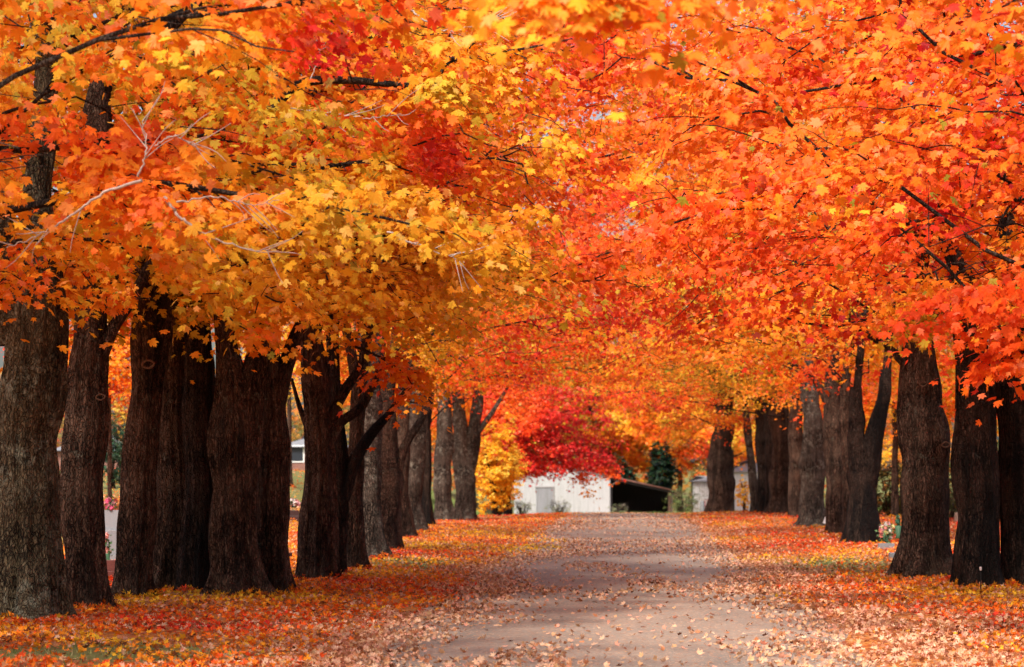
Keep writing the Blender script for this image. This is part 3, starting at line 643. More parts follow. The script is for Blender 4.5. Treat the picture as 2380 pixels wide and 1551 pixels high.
fartree(1905, 175, 16, 'orange maple far off behind the right row', .42, 'brown', 50, 6.5, 3.2, 18)
fartree(2080, 120, 16, 'fiery orange maple behind the black V shaped trunk in the cemetery', .48, 'brown', 51, 4.6, 3.4, 14, size=.12)
fartree(2330, 110, 18, 'orange maple deep in the cemetery behind the rightmost trunks', .50, 'brown', 52, 4.4, 4.0, 13, size=.12)
fartree(255, 96, 10, 'orange and red maple in the cemetery seen through the first gap in the left row', .60, 'brown', 53, 3.0, 3.7, 10, size=.10)
fartree(672, 125, 12, 'slim tree with sparse yellow leaves in the cemetery behind the bench gap', .22, 'brown', 54, 2.2, 3.4, 9, per=5, size=.10, nmain=8)

def leafy(name, u, d, rx, h, z0, label, cat, colour, n, size, seed, bk='brown', group=None, stems=5, jitter=.12, ry=None):
    rg = np.random.default_rng(5000 + seed); b = stand(u, d); par = empty(name, b, label, cat, group); ry = ry or rx
    A = Acc(); ends = []
    for q in range(stems):
        a = rg.uniform(0, 6.28); e = b + [rx * .6 * math.cos(a), ry * .6 * math.sin(a), h * rg.uniform(.6, .9)]
        P = curve([b + rg.normal(0, .05, 3) * [1, 1, 0] - UP * .05, b * .5 + e * .5 + rg.normal(0, .1, 3), e], 9); V, Q = tube(P, np.linspace(.02 + .012 * h, .008, 9), 6); A.add(V, Q)
        for w in range(7):
            i = rg.integers(2, 9); L = rg.uniform(.2, .45) * rx; dd = unit(rg.normal(0, 1, 3) + UP * .5); V, Q = tube(curve([P[i], P[i] + dd * L * .6, P[i] + dd * L + rg.normal(0, .05, 3)], 5), np.linspace(.009, .004, 5), 4); A.add(V, Q)
    A.build('stems', BARK[bk], par)
    ns = max(12, n // 14); q = unit(rg.normal(0, 1, (ns, 3))) * rg.uniform(.35, 1, (ns, 1)) ** .5
    bumpy = 1 + .22 * noise3(q * 2.5, 1., seed)
    c = b + q * bumpy[:, None] * [rx, ry, (h - z0) / 2] + UP * (z0 + h) / 2
    idx = rg.integers(0, ns, n); C = c[idx] + rg.normal(0, .5, (n, 3)) * rx * [.14, .14, .08]
    o = unit(C - (b + UP * (z0 + h) / 2))
    cc = np.array(colour)[rg.integers(0, len(colour), ns)][idx] * rg.uniform(.75, 1.15, (n, 1)) + rg.normal(0, .01, (n, 3))
    lv = Acc(); lv.add(*leaf_arrays(C, unit(o * .6 + UP * .5 + rg.normal(0, .4, (n, 3))), unit(o - UP * .6 + rg.normal(0, .4, (n, 3))), size * rg.uniform(.6, 1.2, n), np.clip(cc, .005, .95), T_FAR, .2, rg))
    lv.build('crown', LEAF, par, False)
    return par
fartree(1350, 262, 16, 'broad yellow orange maple far beyond the barn, filling the view over the road', .32, 'grey', 55, 11, 6, 26, size=.24, nmain=24)
fartree(1300, 250, 16, 'towering rusty orange maple far beyond the barn on the left', .45, 'grey', 56, 11, 7, 27, size=.24, nmain=24)
fartree(1700, 225, 16, 'towering golden orange maple far beyond the cottage', .36, 'grey', 57, 10, 6, 25, size=.24, nmain=24)
fartree(1100, 240, 16, 'towering amber maple far behind the end of the left row', .40, 'grey', 58, 10, 6, 25, size=.24, nmain=22)
leafy('yellow_tree', 1157, 143, 1.25, 4.6, .35, 'small bright yellow tree at the left end of the white barn', 'small tree', [(.88, .50, .03), (.9, .42, .02), (.85, .58, .07)], 9000, .10, 1, 'dark', stems=8)
leafy('evergreen_tree', 1538, 239, 1.2, 6.3, .2, 'dark green evergreen rising behind the open shed', 'evergreen tree', [(.015, .035, .018), (.03, .06, .03), (.02, .045, .02)], 9000, .17, 2, 'dark')
leafy('evergreen_tree', 1452, 240, 1.0, 4.4, .2, 'dark green evergreen over the junction of barn and shed roofs', 'evergreen tree', [(.02, .04, .02), (.03, .06, .03)], 7000, .17, 3, 'dark')
leafy('green_bush', 1590, 205, 1.3, 2.3, .1, 'pale green and brown scrubby bush right of the open shed', 'bush', [(.16, .20, .06), (.12, .15, .05), (.22, .16, .08)], 2600, .07, 4, stems=14)
leafy('green_bush', 2066, 122, 1.35, 2.4, .05, 'dull green rounded bush behind the headstone with the bouquet', 'bush', [(.05, .07, .02), (.09, .09, .025), (.20, .10, .02)], 4500, .08, 5)
leafy('green_bush', 2215, 118, .8, 2.6, .05, 'dull olive bush seen between the two broad right trunks', 'bush', [(.07, .08, .03), (.12, .11, .04)], 2600, .08, 6)
leafy('green_bush', 262, 112, 1.0, 3.0, .1, 'blue green cedar bush in the first gap of the left row', 'bush', [(.03, .07, .035), (.05, .09, .05)], 3000, .08, 7)
leafy('green_bush', 283, 118, .7, 4.0, 1.9, 'yellow leaved bush rising behind the cedar bush', 'bush', [(.8, .42, .04), (.6, .4, .06)], 900, .09, 8)
leafy('yellow_bush', 1728, 150, .45, 2.0, .05, 'low yellow leaved bush at the foot of the last right trunks', 'bush', [(.85, .50, .04), (.8, .4, .04)], 1500, .07, 9)
for (u, r, h, lab) in ((1215, .9, 1.6, 'thin bare weeds against the left end of the white barn'), (1298, 1.1, 1.5, 'thin bare weeds beside the grey barn door'), (1440, .9, 1.1, 'grey green weeds before the open end of the shed')):
    leafy('tall_weeds', u, 217, r, h, .0, lab, 'weeds', [(.30, .30, .16), (.36, .32, .24), (.24, .27, .12)], 1300, .05, int(u), 'grey', 'weeds along the barn wall', stems=26)
# ---------------------------------------------------------------- ground, road
def grid(xs, ys, zoff=0., zf=ground):
    X, Y = np.meshgrid(xs, ys); Z = zf(X, Y) + zoff
    V = np.stack([X, Y, Z], -1).reshape(-1, 3); n = len(xs); m = len(ys)
    i = np.arange(m - 1)[:, None] * n; k = np.arange(n - 1)[None]
    return V, np.stack([i + k, i + k + 1, i + n + k + 1, i + n + k], -1).reshape(-1, 4)
def leafbed(name, base_stops, grass=True):
    m, nt, b, out = newmat(name)
    v = coords(nt)
    vo = N(nt, 'TexVoronoi', Scale=13.); vo.inputs['Randomness'].default_value = 1.; nt.links.new(v, vo.inputs['Vector'])
    sep = N(nt, 'SeparateColor'); nt.links.new(vo.outputs['Color'], sep.inputs[0])
    c = ramp(nt, sep.outputs[0], base_stops)
    shade = ramp(nt, sep.outputs[1], [(0, (.45, .45, .45)), (1, (1.15, 1.15, 1.15))]); c = mixc(nt, 1., c, shade, 'MULTIPLY')
    far = ramp(nt, noise(nt, v, .45, 5, .6), [(.38, (0, 0, 0)), (.62, (1, 1, 1))])
    c = mixc(nt, .35, c, mixc(nt, far, (.30, .055, .012), (.46, .17, .03)))
    if grass:
        a = N(nt, 'Attribute', attribute_name='Col'); s2 = N(nt, 'SeparateColor'); nt.links.new(a.outputs[0], s2.inputs[0])
        g = mixc(nt, noise(nt, v, 9, 5, .7), (.10, .12, .03), (.22, .20, .07))
        nz = noise(nt, v, 1.6, 6, .7)
        mt = N(nt, 'Math', operation='ADD'); nt.links.new(s2.outputs[0], mt.inputs[0]); nt.links.new(nz, mt.inputs[1])
        c = mixc(nt, ramp(nt, mt.outputs[0], [(.92, (0, 0, 0)), (1.12, (1, 1, 1))]), c, g)
    nt.links.new(c, b.inputs['Base Color']); b.inputs['Roughness'].default_value = .9; b.inputs['Specular IOR Level'].default_value = .15
    bump(nt, b, sep.outputs[2], .8, .03)
    return m
LEAFBED = leafbed('leafy_lawn', [(0, (.16, .04, .012)), (.3, (.45, .08, .015)), (.55, (.62, .20, .03)), (.8, (.62, .32, .08)), (1, (.55, .36, .2))])
def grass_amount(x, y):
    a = .72 * np.exp(-(((x + 4.9) / 1.9) ** 2 + ((y - 61) / 5) ** 2)) + .72 * np.exp(-(((x - 4.4) / 1.6) ** 2 + ((y - 60) / 6.) ** 2))
    a += .85 * np.exp(-(((x + 5.4) / 1.7) ** 2 + ((y - 30.5) / 2.2) ** 2)) + .55 * np.exp(-(((x - 6.5) / 2) ** 2 + ((y - 55) / 8) ** 2)) + .6 * np.exp(-(((x + 6.) / 1.) ** 2 + ((y - 45) / 1.6) ** 2))
    a += .9 * sstep(y, 141, 165) + .75 * sstep(-x, 10, 15) * sstep(y, 85, 120) + .6 * sstep(x, 11, 16) * sstep(y, 100, 130)
    return np.clip(a, 0, 1)
xs = np.concatenate([np.linspace(-700, -60, 16)[:-1], np.linspace(-60, -14, 40)[:-1], np.linspace(-14, 14, 150), np.linspace(14, 60, 40)[1:], np.linspace(60, 700, 16)[1:]])
ys = np.concatenate([np.linspace(-80, 16, 25)[:-1], np.linspace(16, 160, 330), np.linspace(160, 340, 60)[1:], np.linspace(340, 1500, 24)[1:]])
V, Q = grid(xs, ys)
gc = np.zeros((len(V), 3)); gc[:, 0] = grass_amount(V[:, 0], V[:, 1])
g = mesh_np('ground', V, Q, LEAFBED, None, True, gc); g['kind'] = 'structure'

m, nt, b, out = newmat('worn_asphalt')
v = coords(nt); n1 = noise(nt, v, 90, 3, .7); n2 = noise(nt, coords(nt, (1, .35, 1)), .9, 5, .6)
c = mixc(nt, n1, (.120, .100, .082), (.27, .225, .185)); c = mixc(nt, ramp(nt, n2, [(.35, (0, 0, 0)), (.65, (1, 1, 1))]), c, mixc(nt, n1, (.235, .180, .14), (.38, .295, .225)))
vo = N(nt, 'TexVoronoi', Scale=34.); nt.links.new(v, vo.inputs['Vector']); s2 = N(nt, 'SeparateColor'); nt.links.new(vo.outputs['Color'], s2.inputs[0])
fl = ramp(nt, s2.outputs[0], [(.80, (0, 0, 0)), (.84, (1, 1, 1))]); c = mixc(nt, fl, c, ramp(nt, s2.outputs[1], [(0, (.15, .05, .02)), (.5, (.42, .2, .1)), (1, (.6, .42, .28))]))
nt.links.new(c, b.inputs['Base Color']); b.inputs['Roughness'].default_value = .9; bump(nt, b, n1, .5, .01)
def halfw(y): return 2.75 + .12 * np.sin(y * .37) + .07 * np.sin(y * 1.1)
yr = np.concatenate([np.linspace(-80, 16, 25)[:-1], np.linspace(16, 160, 330), np.linspace(160, 330, 50)[1:]]); tt = np.linspace(-1, 1, 25)
T2, Y2 = np.meshgrid(tt, yr); X2 = -.15 + T2 * halfw(Y2) + 0 * Y2
Z2 = ground(X2, Y2) + .012 + .03 * (1 - T2 ** 2) - .012 * (np.abs(T2) > .99)
n_ = len(tt); i = np.arange(len(yr) - 1)[:, None] * n_; k = np.arange(n_ - 1)[None]
rd = mesh_np('road', np.stack([X2, Y2, Z2], -1).reshape(-1, 3), np.stack([i + k, i + k + 1, i + n_ + k + 1, i + n_ + k], -1).reshape(-1, 4), m); rd['kind'] = 'structure'

# ---------------------------------------------------------------- fallen leaves
rg = np.random.default_rng(77)
def litter_density(x, y):
    q = np.abs(x + .0)
    bare = np.exp(-((q / 2.35) ** 3)) * (.92 * np.exp(-((y - 34) / 8.5) ** 2) + .90 * np.exp(-((y - 58.) / 8) ** 2) + .80 * np.exp(-((y - 92) / 7) ** 4) + .62)
    n = noise3(np.stack([x * 1.2, y * .28, 0 * x], 1), 1.6, 6)
    dd = 1 - np.clip(bare, 0, .97) * np.clip(.95 + .35 * n, .4, 1.08)
    dd *= np.clip(.85 + .45 * noise3(np.stack([x, y * .5, 0 * x], 1), .55, 12), .25, 1)
    dd *= 1 - .72 * grass_amount(x, y) * (y < 140)
    return np.clip(dd, .03, 1)
def litter(nn, ymin, ymax, pw, T, size, lift, name, label):
    a = 1 - pw
    y = (ymin ** a + (ymax ** a - ymin ** a) * rg.random(nn)) ** (1 / a); hw = np.minimum(.182 * y + 3.5, 26); x = rg.uniform(-1, 1, nn) * hw - y * .04
    k = rg.random(nn) < litter_density(x, y); x, y = x[k], y[k]; n = len(x)
    onroad = np.abs(x + .15) < 2.6
    z = ground(x, y) + np.where(onroad, .012 + .03 * (1 - ((x + .15) / 2.75) ** 2), 0) + rg.uniform(.004, lift, n) * np.where(np.abs(x) > 2.4, 1.3, .55)
    ny = noise3(np.stack([x, y * .45, 0 * x], 1), 2.6, 9); nz = noise3(np.stack([x, y * .6, 0 * x], 1), .9, 10)
    t = .45 + .24 * ny + .10 * nz + rg.normal(0, .13, n) + .12 * np.exp(-(((x + 6.5) / 2.2) ** 2 + ((y - 38) / 4) ** 2)) + .14 * sstep(y, 85, 120)
    c = np.stack([np.interp(np.clip(t, .13, .95), PAL_T, PAL_C[:, i]) for i in range(3)], 1)
    pale = np.array([[.74, .40, .24], [.72, .33, .22], [.64, .36, .18], [.76, .47, .30], [.50, .20, .09]])[rg.integers(0, 5, n)] * rg.uniform(.8, 1.1, (n, 1))
    brown = np.array([[.26, .09, .035], [.18, .055, .02], [.36, .13, .05], [.42, .17, .07]])[rg.integers(0, 4, n)]
    band = .5 + .5 * np.tanh(2.2 * (np.exp(-((y - 33) / 8) ** 2) + .9 * np.exp(-((y - 60) / 8.5) ** 2) + .55 * np.exp(-((y - 97) / 12) ** 2) - .45))  # sunlit stretches of road painted in: more pale leaves, fewer brown ones
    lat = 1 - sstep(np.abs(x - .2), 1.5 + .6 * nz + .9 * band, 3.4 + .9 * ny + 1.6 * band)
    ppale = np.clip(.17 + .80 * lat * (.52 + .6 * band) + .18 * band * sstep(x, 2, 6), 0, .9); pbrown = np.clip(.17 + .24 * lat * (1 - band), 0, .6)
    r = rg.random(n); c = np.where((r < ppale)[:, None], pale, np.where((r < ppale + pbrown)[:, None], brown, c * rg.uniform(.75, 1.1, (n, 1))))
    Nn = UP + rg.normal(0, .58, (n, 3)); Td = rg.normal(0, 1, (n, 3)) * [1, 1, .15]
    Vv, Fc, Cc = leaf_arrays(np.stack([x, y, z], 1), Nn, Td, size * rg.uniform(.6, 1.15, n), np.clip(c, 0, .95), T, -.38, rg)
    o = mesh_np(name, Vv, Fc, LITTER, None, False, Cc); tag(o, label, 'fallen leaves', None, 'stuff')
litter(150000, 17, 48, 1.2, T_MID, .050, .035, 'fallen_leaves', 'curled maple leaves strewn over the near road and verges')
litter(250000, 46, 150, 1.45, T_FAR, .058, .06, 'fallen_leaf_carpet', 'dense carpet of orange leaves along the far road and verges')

# leaves drifted up against the feet of the trunks
ob = []; 
for b_, r_ in BASES:
    if b_[1] > 135 or len(ob) > 60: continue
    k = int(np.clip(26000 / b_[1], 120, 620)); a = rg.uniform(0, 6.28, k); q = r_ * (1.1 + .9 * rg.random(k) ** 1.6 + .3 * np.sin(a * 3 + b_[0])); x = b_[0] + q * np.cos(a); y = b_[1] + q * np.sin(a)
    z = ground(x, y) + rg.random(k) * np.maximum(0, .14 * (1.9 - q / r_)) + .01
    t = .42 + .2 * noise3(np.stack([x, y, z], 1), 1.8, 9) + rg.normal(0, .13, k); c = np.stack([np.interp(np.clip(t, .13, .95), PAL_T, PAL_C[:, i]) for i in range(3)], 1) * rg.uniform(.6, 1.05, (k, 1))
    br_ = rg.random(k) < .3; c[br_] = c[br_] * .35 + [.12, .04, .015]
    ob.append((np.stack([x, y, z], 1), c))
Cx = np.concatenate([o[0] for o in ob]); cx = np.concatenate([o[1] for o in ob]); k = len(Cx)
Vv, Fc, Cc = leaf_arrays(Cx, UP * .8 + rg.normal(0, .6, (k, 3)), rg.normal(0, 1, (k, 3)), .062 * rg.uniform(.6, 1.15, k), np.clip(cx, 0, .95), T_FAR, -.4, rg)
tag(mesh_np('drifted_leaves', Vv, Fc, LITTER, None, False, Cc), 'orange and brown leaves heaped round the feet of the trunks', 'fallen leaves', None, 'stuff')

# grass
def blades(n, name, label, region, h, cols):
    x, y = region(n); k = rg.random(len(x)) < grass_amount(x, y) ** 1.5; x, y = x[k], y[k]; n = len(x)
    b0 = np.stack([x, y, ground(x, y)], 1); a = rg.uniform(0, 6.28, n); w = .006 + .00012 * y; s = np.stack([np.cos(a) * w, np.sin(a) * w, 0 * a], 1); hh = h * rg.uniform(.5, 1.3, n)
    tip = b0 + np.stack([rg.normal(0, .4, n) * hh, rg.normal(0, .4, n) * hh, hh], 1)
    Vv = np.stack([b0 - s, b0 + s, tip], 1).reshape(-1, 3); Fc = np.arange(3 * n).reshape(-1, 3)
    c = np.array(cols)[rg.integers(0, len(cols), n)] * rg.uniform(.7, 1.2, (n, 1))
    o = mesh_np(name, Vv, Fc, LITTER, None, False, np.repeat(c, 3, 0)); tag(o, label, 'grass', None, 'stuff')
blades(60000, 'verge_grass', 'short green and straw grass showing through the leaves on the verges', lambda n: (rg.uniform(-9, 9, n), rg.uniform(27, 70, n)), .06, [(.16, .20, .05), (.28, .26, .09), (.36, .30, .14)])
blades(50000, 'meadow_grass', 'green meadow grass around the barn beyond the crest', lambda n: (rg.uniform(-20, 22, n), rg.uniform(145, 232, n)), .16, [(.14, .24, .04), (.20, .28, .07), (.26, .28, .1)])

# ---------------------------------------------------------------- barn, shed, houses
def board(name, base, streak, gap, sx=4.2):
    m, nt, b, out = newmat(name)
    w = N(nt, 'TexWave', wave_type='BANDS', bands_direction='X', wave_profile='SAW', Scale=sx / 6.283 * 3.1416); nt.links.new(coords(nt), w.inputs['Vector'])
    gp = ramp(nt, w.outputs['Fac'], [(.0, (1, 1, 1)), (.05, (1, 1, 1)), (.08, (0, 0, 0))])
    st = ramp(nt, noise(nt, coords(nt, (6, 6, .35)), 1.5, 5, .65), [(.45, (0, 0, 0)), (.75, (1, 1, 1))])
    c = mixc(nt, st, base, streak); c = mixc(nt, gp, c, gap)
    nt.links.new(c, b.inputs['Base Color']); b.inputs['Roughness'].default_value = .8
    return m
WHITE = board('white_boards', (.46, .46, .465), (.33, .33, .33), (.14, .135, .13)); DARKB = board('dark_boards', (.022, .018, .020), (.045, .032, .03), (.006, .006, .006), 9)
DOORB = board('grey_door_boards', (.25, .25, .27), (.17, .17, .17), (.08, .08, .08), 7)
RUST = plain('rusted_roof_metal', (.20, .095, .075), .7, .35, 3, .2); GREYROOF = plain('grey_roof', (.20, .20, .21), .8, .15, 5); TRIM = plain('grey_trim', (.30, .28, .28)); POST = plain('weathered_post', (.13, .075, .055), .9, .3, 14)
IRON = plain('black_iron', (.012, .012, .012), .6); STONE = plain('grey_granite', (.19, .19, .20), .75, .2, 40, 0, .2); STONE2 = plain('pale_granite', (.20, .205, .22), .7, .15, 40); RSTONE = plain('red_granite', (.16, .045, .035), .5, .3, 40); DSTONE = plain('dark_granite', (.045, .02, .018), .35, .3, 40)
WHITEP = plain('white_plastic', (.8, .8, .78), .5, .05); GREEN = plain('vase_green', (.04, .10, .05), .6)
def B(u, v, d): p = at(u, v, d); return p

bd = 226.; s = bd / F; bx0, bx1 = B(1195, 1200, bd)[0], B(1418, 1200, bd)[0]; gz0 = gz((bx0 + bx1) / 2, bd) - .1
barn = empty('white_barn', ((bx0 + bx1) / 2, bd, gz0), 'white board barn with a grey door, end on beyond the crest', 'barn')
hw = (bx1 - bx0) / 2; eave = B(0, 1104, bd)[2] - gz0; peak = B(0, 1076, bd)[2] - gz0
def off(mb, loc):
    mb.v = [(x + loc[0], y + loc[1], z + loc[2]) for x, y, z in mb.v]; return mb
mb = MB(); mb.prism([(-hw, 0), (hw, 0), (hw, eave), (0, peak), (-hw, eave)], 0, 13); mb.build('wall', WHITE, barn)
mb = MB(); sl = (peak - eave) / hw
mb.prism([(-hw - .3, eave - .3 * sl + .02), (0, peak + .02), (0, peak + .12), (-hw - .3, eave - .3 * sl + .12)], -.35, 13.3)
mb.prism([(0, peak + .021), (hw + .05, eave - .05 * sl + .02), (hw + .05, eave - .05 * sl + .12), (0, peak + .121)], -.35, 13.3); mb.build('roof', RUST, barn)
dx0, dx1 = (B(1246, 0, bd)[0] - barn.location.x), (B(1284, 0, bd)[0] - barn.location.x); dz = B(0, 1134, bd)[2] - gz0
mb = MB(); mb.box(((dx0 + dx1) / 2, -.04, dz / 2 + .05), (dx1 - dx0, .07, dz - .1)); door = mb.build('door', DOORB, barn)
mb = MB(); mb.box(((dx0 + dx1) / 2, -.06, dz + .06), (dx1 - dx0 + .2, .12, .1)); mb.box((dx1 + .04, -.05, dz / 2), (.07, .10, dz)); mb.build('door_frame', TRIM, barn)
mb = MB()
for q in range(30):
    x = -hw + .12 + q * (2 * hw - .24) / 29
    if dx0 - .05 < x < dx1 + .1: continue
    zt = peak - abs(x) * sl - .05; mb.box((x, -.012, zt / 2), (.045, .024, zt))
mb.build('battens', WHITE, barn)

shx0, shx1 = bx1 + .02, B(1562, 0, bd)[0]; zr0, zr1 = B(0, 1109, bd)[2] - gz0, B(0, 1141, bd)[2] - gz0
shed = empty('open_shed', (shx0, bd, gz0), 'lean-to shed with a rusty sloping roof and black open front beside the white barn', 'shed'); w = shx1 - shx0
mb = MB(); mb.prism([(0, 0), (w - .15, 0), (w - .15, zr1 - .12), (0, zr0 - .1)], 7, 7.15); mb.box((.08, 3.6, 1.4), (.1, 6.8, 2.7)); mb.box((w - .25, 4.2, .88), (.08, 5.5, 1.7)); mb.build('wall', DARKB, shed)
mb = MB(); mb.prism([(-.0, zr0 - .02), (w + .15, zr1 - .05), (w + .15, zr1 + .05), (-.0, zr0 + .1)], -.3, 7.4); mb.build('roof', RUST, shed)
mb = MB(); mb.prism([(.0, zr0 - .24), (w + .1, zr1 - .24), (w + .1, zr1 - .07), (.0, zr0 - .05)], -.05, .05); mb.build('beam', DARKB, shed)
px = B(1553, 0, bd)[0] - shx0
mb = MB(); mb.box((px, 0.02, zr1 / 2 - .05), (.26, .2, zr1 - .1)); mb.build('post', POST, shed)
mb = MB(); mb.box((w - .12, .3, zr1 / 2 - .06), (.12, .14, zr1 - .15)); mb.build('post', TRIM, shed)
a0 = np.array([.05, -.08, B(0, 1131, bd)[2] - gz0]); a1 = np.array([1.0, -.08, B(0, 1112, bd)[2] - gz0])
mb = MB(); mb.prism([(a0[0], a0[2]), (a1[0], a1[2]), (a1[0], a1[2] + .12), (a0[0], a0[2] + .12)], -.15, -.06); mb.build('brace', POST, shed)
mb = MB()
for q in range(6): mb.box((.5 + q * .8, 6.9, .9), (.1, .1, 1.8))
mb.build('stud', DARKB, shed)

def house(name, label, cat, u0, u1, vt, vb, d, wall, roofm, depth=8, roofh=1.2, wins=(), over=.3, base=None, gable=False):
    x0, x1 = B(u0, 0, d)[0], B(u1, 0, d)[0]; g0 = gz((x0 + x1) / 2, d) - .3; h = B(0, vt, d)[2] - g0; w = x1 - x0
    p = empty(name, (x0, d, g0), label, cat)
    mb = MB(); mb.box((w / 2, depth / 2, h / 2), (w, depth, h)); mb.build('wall', wall, p)
    mb = MB(); n0 = len(mb.v)
    y0, y1 = -over, depth + over; ym = depth / 2
    mb.add([(-over, y0, h + .003), (w + over, y0, h + .003), (w + over, y1, h + .003), (-over, y1, h + .003), (ym * .6, ym, h + roofh), (w - ym * .6, ym, h + roofh)], [(0, 3, 2, 1), (0, 1, 5, 4), (1, 2, 5), (2, 3, 4, 5), (3, 0, 4)]); mb.build('roof', roofm, p)
    for (wx, wz, ww, wh) in wins:
        mb = MB(); mb.box((wx, -.02, wz), (ww + .16, .06, wh + .16)); f = mb.build('window', WHITEP, p)
        mb = MB(); mb.box((wx, -.045, wz), (ww, .03, wh)); mb.build('pane', plain('dark_pane', (.03, .035, .045), .15, .1), f)
    return p
house('outbuilding', 'white board outbuilding with dark vertical gaps left of the big reddish trunk', 'outbuilding', 1606, 1665, 1120, 1175, 240, board('white_gapped_boards', (.8, .79, .8), (.6, .58, .58), (.04, .04, .04), 3.2), GREYROOF, 6, .5)
house('cottage', 'pale grey cottage wall between the reddish trunk and the last right trunks', 'house', 1690, 1800, 1098, 1180, 232, plain('pale_render', (.66, .64, .66), .9, .08, 1), TRIM, 8, 1.0)
m, nt, b, out = newmat('red_brick'); bt = N(nt, 'TexBrick', Scale=4.2); bt.inputs['Color1'].default_value = (.24, .075, .05, 1); bt.inputs['Color2'].default_value = (.17, .055, .04, 1); bt.inputs['Mortar'].default_value = (.3, .24, .2, 1)
mp = N(nt, 'Mapping'); mp.inputs['Rotation'].default_value = (R(90), 0, 0); tc = N(nt, 'TexCoord'); nt.links.new(tc.outputs['Object'], mp.inputs[0]); nt.links.new(mp.outputs[0], bt.inputs['Vector']); nt.links.new(bt.outputs[0], b.inputs['Base Color']); b.inputs['Roughness'].default_value = .9
BRICK = m
house('brick_house', 'long red brick house with a grey hipped roof behind the cemetery on the left', 'house', 130, 300, 1048, 1100, 165, BRICK, GREYROOF, 9, 1.1, [(2.2, 2., 1.1, 1.0)])
house('brick_house', 'red brick house with a grey roof seen left of the lone grey brown trunk', 'house', 655, 800, 1040, 1105, 175, BRICK, GREYROOF, 9, 1.1, [(1.0, 2., .9, .9)])
house('tool_shed', 'small dark blue shed on green grass seen between the two rightmost trunks', 'shed', 2312, 2345, 1098, 1140, 150, plain('dark_blue_boards', (.02, .03, .06), .6), TRIM, 3, .4)

# fence posts, gate, stakes
def post(u, d, vt, w, label, mat, group='fence posts near the barn', name='fence_post', tilt=0.):
    b0 = stand(u, d); h = at(u, vt, d)[2] - b0[2]; mb = MB(); mb.lathe((b0[0], b0[1], b0[2] - .05), [(w / 2, 0), (w / 2 * .95, h * .6), (w / 2 * .85, h), (w / 4, h + .03)], 8)
    mb.v = [(x - b0[0] + (z - b0[2]) * tilt, y - b0[1], z - b0[2]) for x, y, z in mb.v]; o = mb.build(name, mat); o.location = b0; return tag(o, label, 'fence post', group)
post(1209, 150, 1178, .11, 'black fence post standing on the grass left of the barn wall', IRON)
post(1313, 150, 1194, .12, 'short black post stub before the middle of the barn wall', IRON)
post(1633, 160, 1164, .26, 'thick grey post right of the scrubby bush', plain('grey_post', (.20, .20, .21)))
post(2224, 112, 1190, .2, 'short pale wooden post between two dark trunks on the right', plain('pale_post', (.34, .26, .2)), None)
gx = stand(1647, 165); gate = empty('metal_gate', gx, 'narrow red barred gate at the left edge of the big reddish trunk', 'gate')
mb = MB()
for q in range(5): mb.box((-.2 + q * .14, 0, .45), (.03, .03, .8))
mb.build('bars', plain('red_paint', (.3, .03, .03), .5), gate); 
for q in (.12, .87): mb = MB(); mb.box((.08, 0, q), (.72, .04, .04)); mb.build('rail', TRIM, gate)
def stake(u, d, vt, label, head, cat):
    b0 = stand(u, d); h = at(u, vt, d)[2] - b0[2]; p = empty('marker_stake' if not head else 'sign_stake', b0, label, cat)
    mb = MB(); mb.lathe((0, 0, -.05), [(.010, 0), (.010, h * .9), (.008, h)], 8); mb.build('rod', IRON, p)
    mb = MB()
    if head: mb.box((.02, -.02, h - .12), (.14, .012, .24), 0, 1, .35)
    else: mb.lathe((0, 0, h - .03), [(.012, 0), (.02, .02), (.02, .05), (.008, .06)], 8)
    mb.build('plate' if head else 'cap', WHITEP, p)
stake(2278, 46.2, 1322, 'thin black stake with a white tip at the foot of the nearly black trunk', False, 'stake')
stake(1918, 101, 1202, 'small tilted white plate on a stake at the foot of a pale grey trunk', True, 'sign')

# ---------------------------------------------------------------- graves
PETAL = leaf_material('petal', .25, .6)
def flowers(p, loc, r, cols, n, seed, leafc=(.04, .10, .03), vase=None, h=None):
    """a bouquet: part meshes under p"""
    rg = np.random.default_rng(seed); A = Acc(); loc = np.array(loc) + np.array(p.location); h = h or r
    for q in range(n):
        c = loc + unit(rg.normal(0, 1, 3)) * rg.uniform(.3, 1) * [r, r * .7, h]; cr = rg.uniform(.035, .055) * (1 + r)
        k = 11; a = rg.uniform(0, 6.28, k); o = np.stack([np.cos(a), np.sin(a), rg.uniform(-.2, .9, k)], 1); o = unit(o + unit(c - loc) * .7)
        cc = np.array(cols[rg.integers(0, len(cols))]); cc = cc * rg.uniform(.8, 1.15, (k, 1))
        A.add(*leaf_arrays(c + o * cr * .5, unit(o + rg.normal(0, .3, (k, 3))), unit(o + rg.normal(0, .6, (k, 3))), np.full(k, cr), np.clip(cc, 0, .95), T_FAR, .5, rg))
    A.build('blooms', PETAL, p, False)
    A = Acc(); k = n * 5; c = loc + unit(rg.normal(0, 1, (k, 3))) * rg.uniform(.2, 1.15, (k, 1)) * [r, r * .7, h] - UP * h * .15
    A.add(*leaf_arrays(c, rg.normal(0, 1, (k, 3)), rg.normal(0, 1, (k, 3)), np.full(k, .05 + .03 * r), np.array(leafc) * rg.uniform(.6, 1.4, (k, 1)), T_FAR, .4, rg)); A.build('greenery', PETAL, p, False)
    if vase:
        mb = MB(); zz = loc[2] - p.location[2]; mb.lathe((loc[0] - p.location[0], loc[1] - p.location[1], zz - h - vase), [(.05, 0), (.08, .01), (.05, vase * .4), (.09, vase + h * .5)], 14); mb.build('vase', GREEN, p, smooth=True)
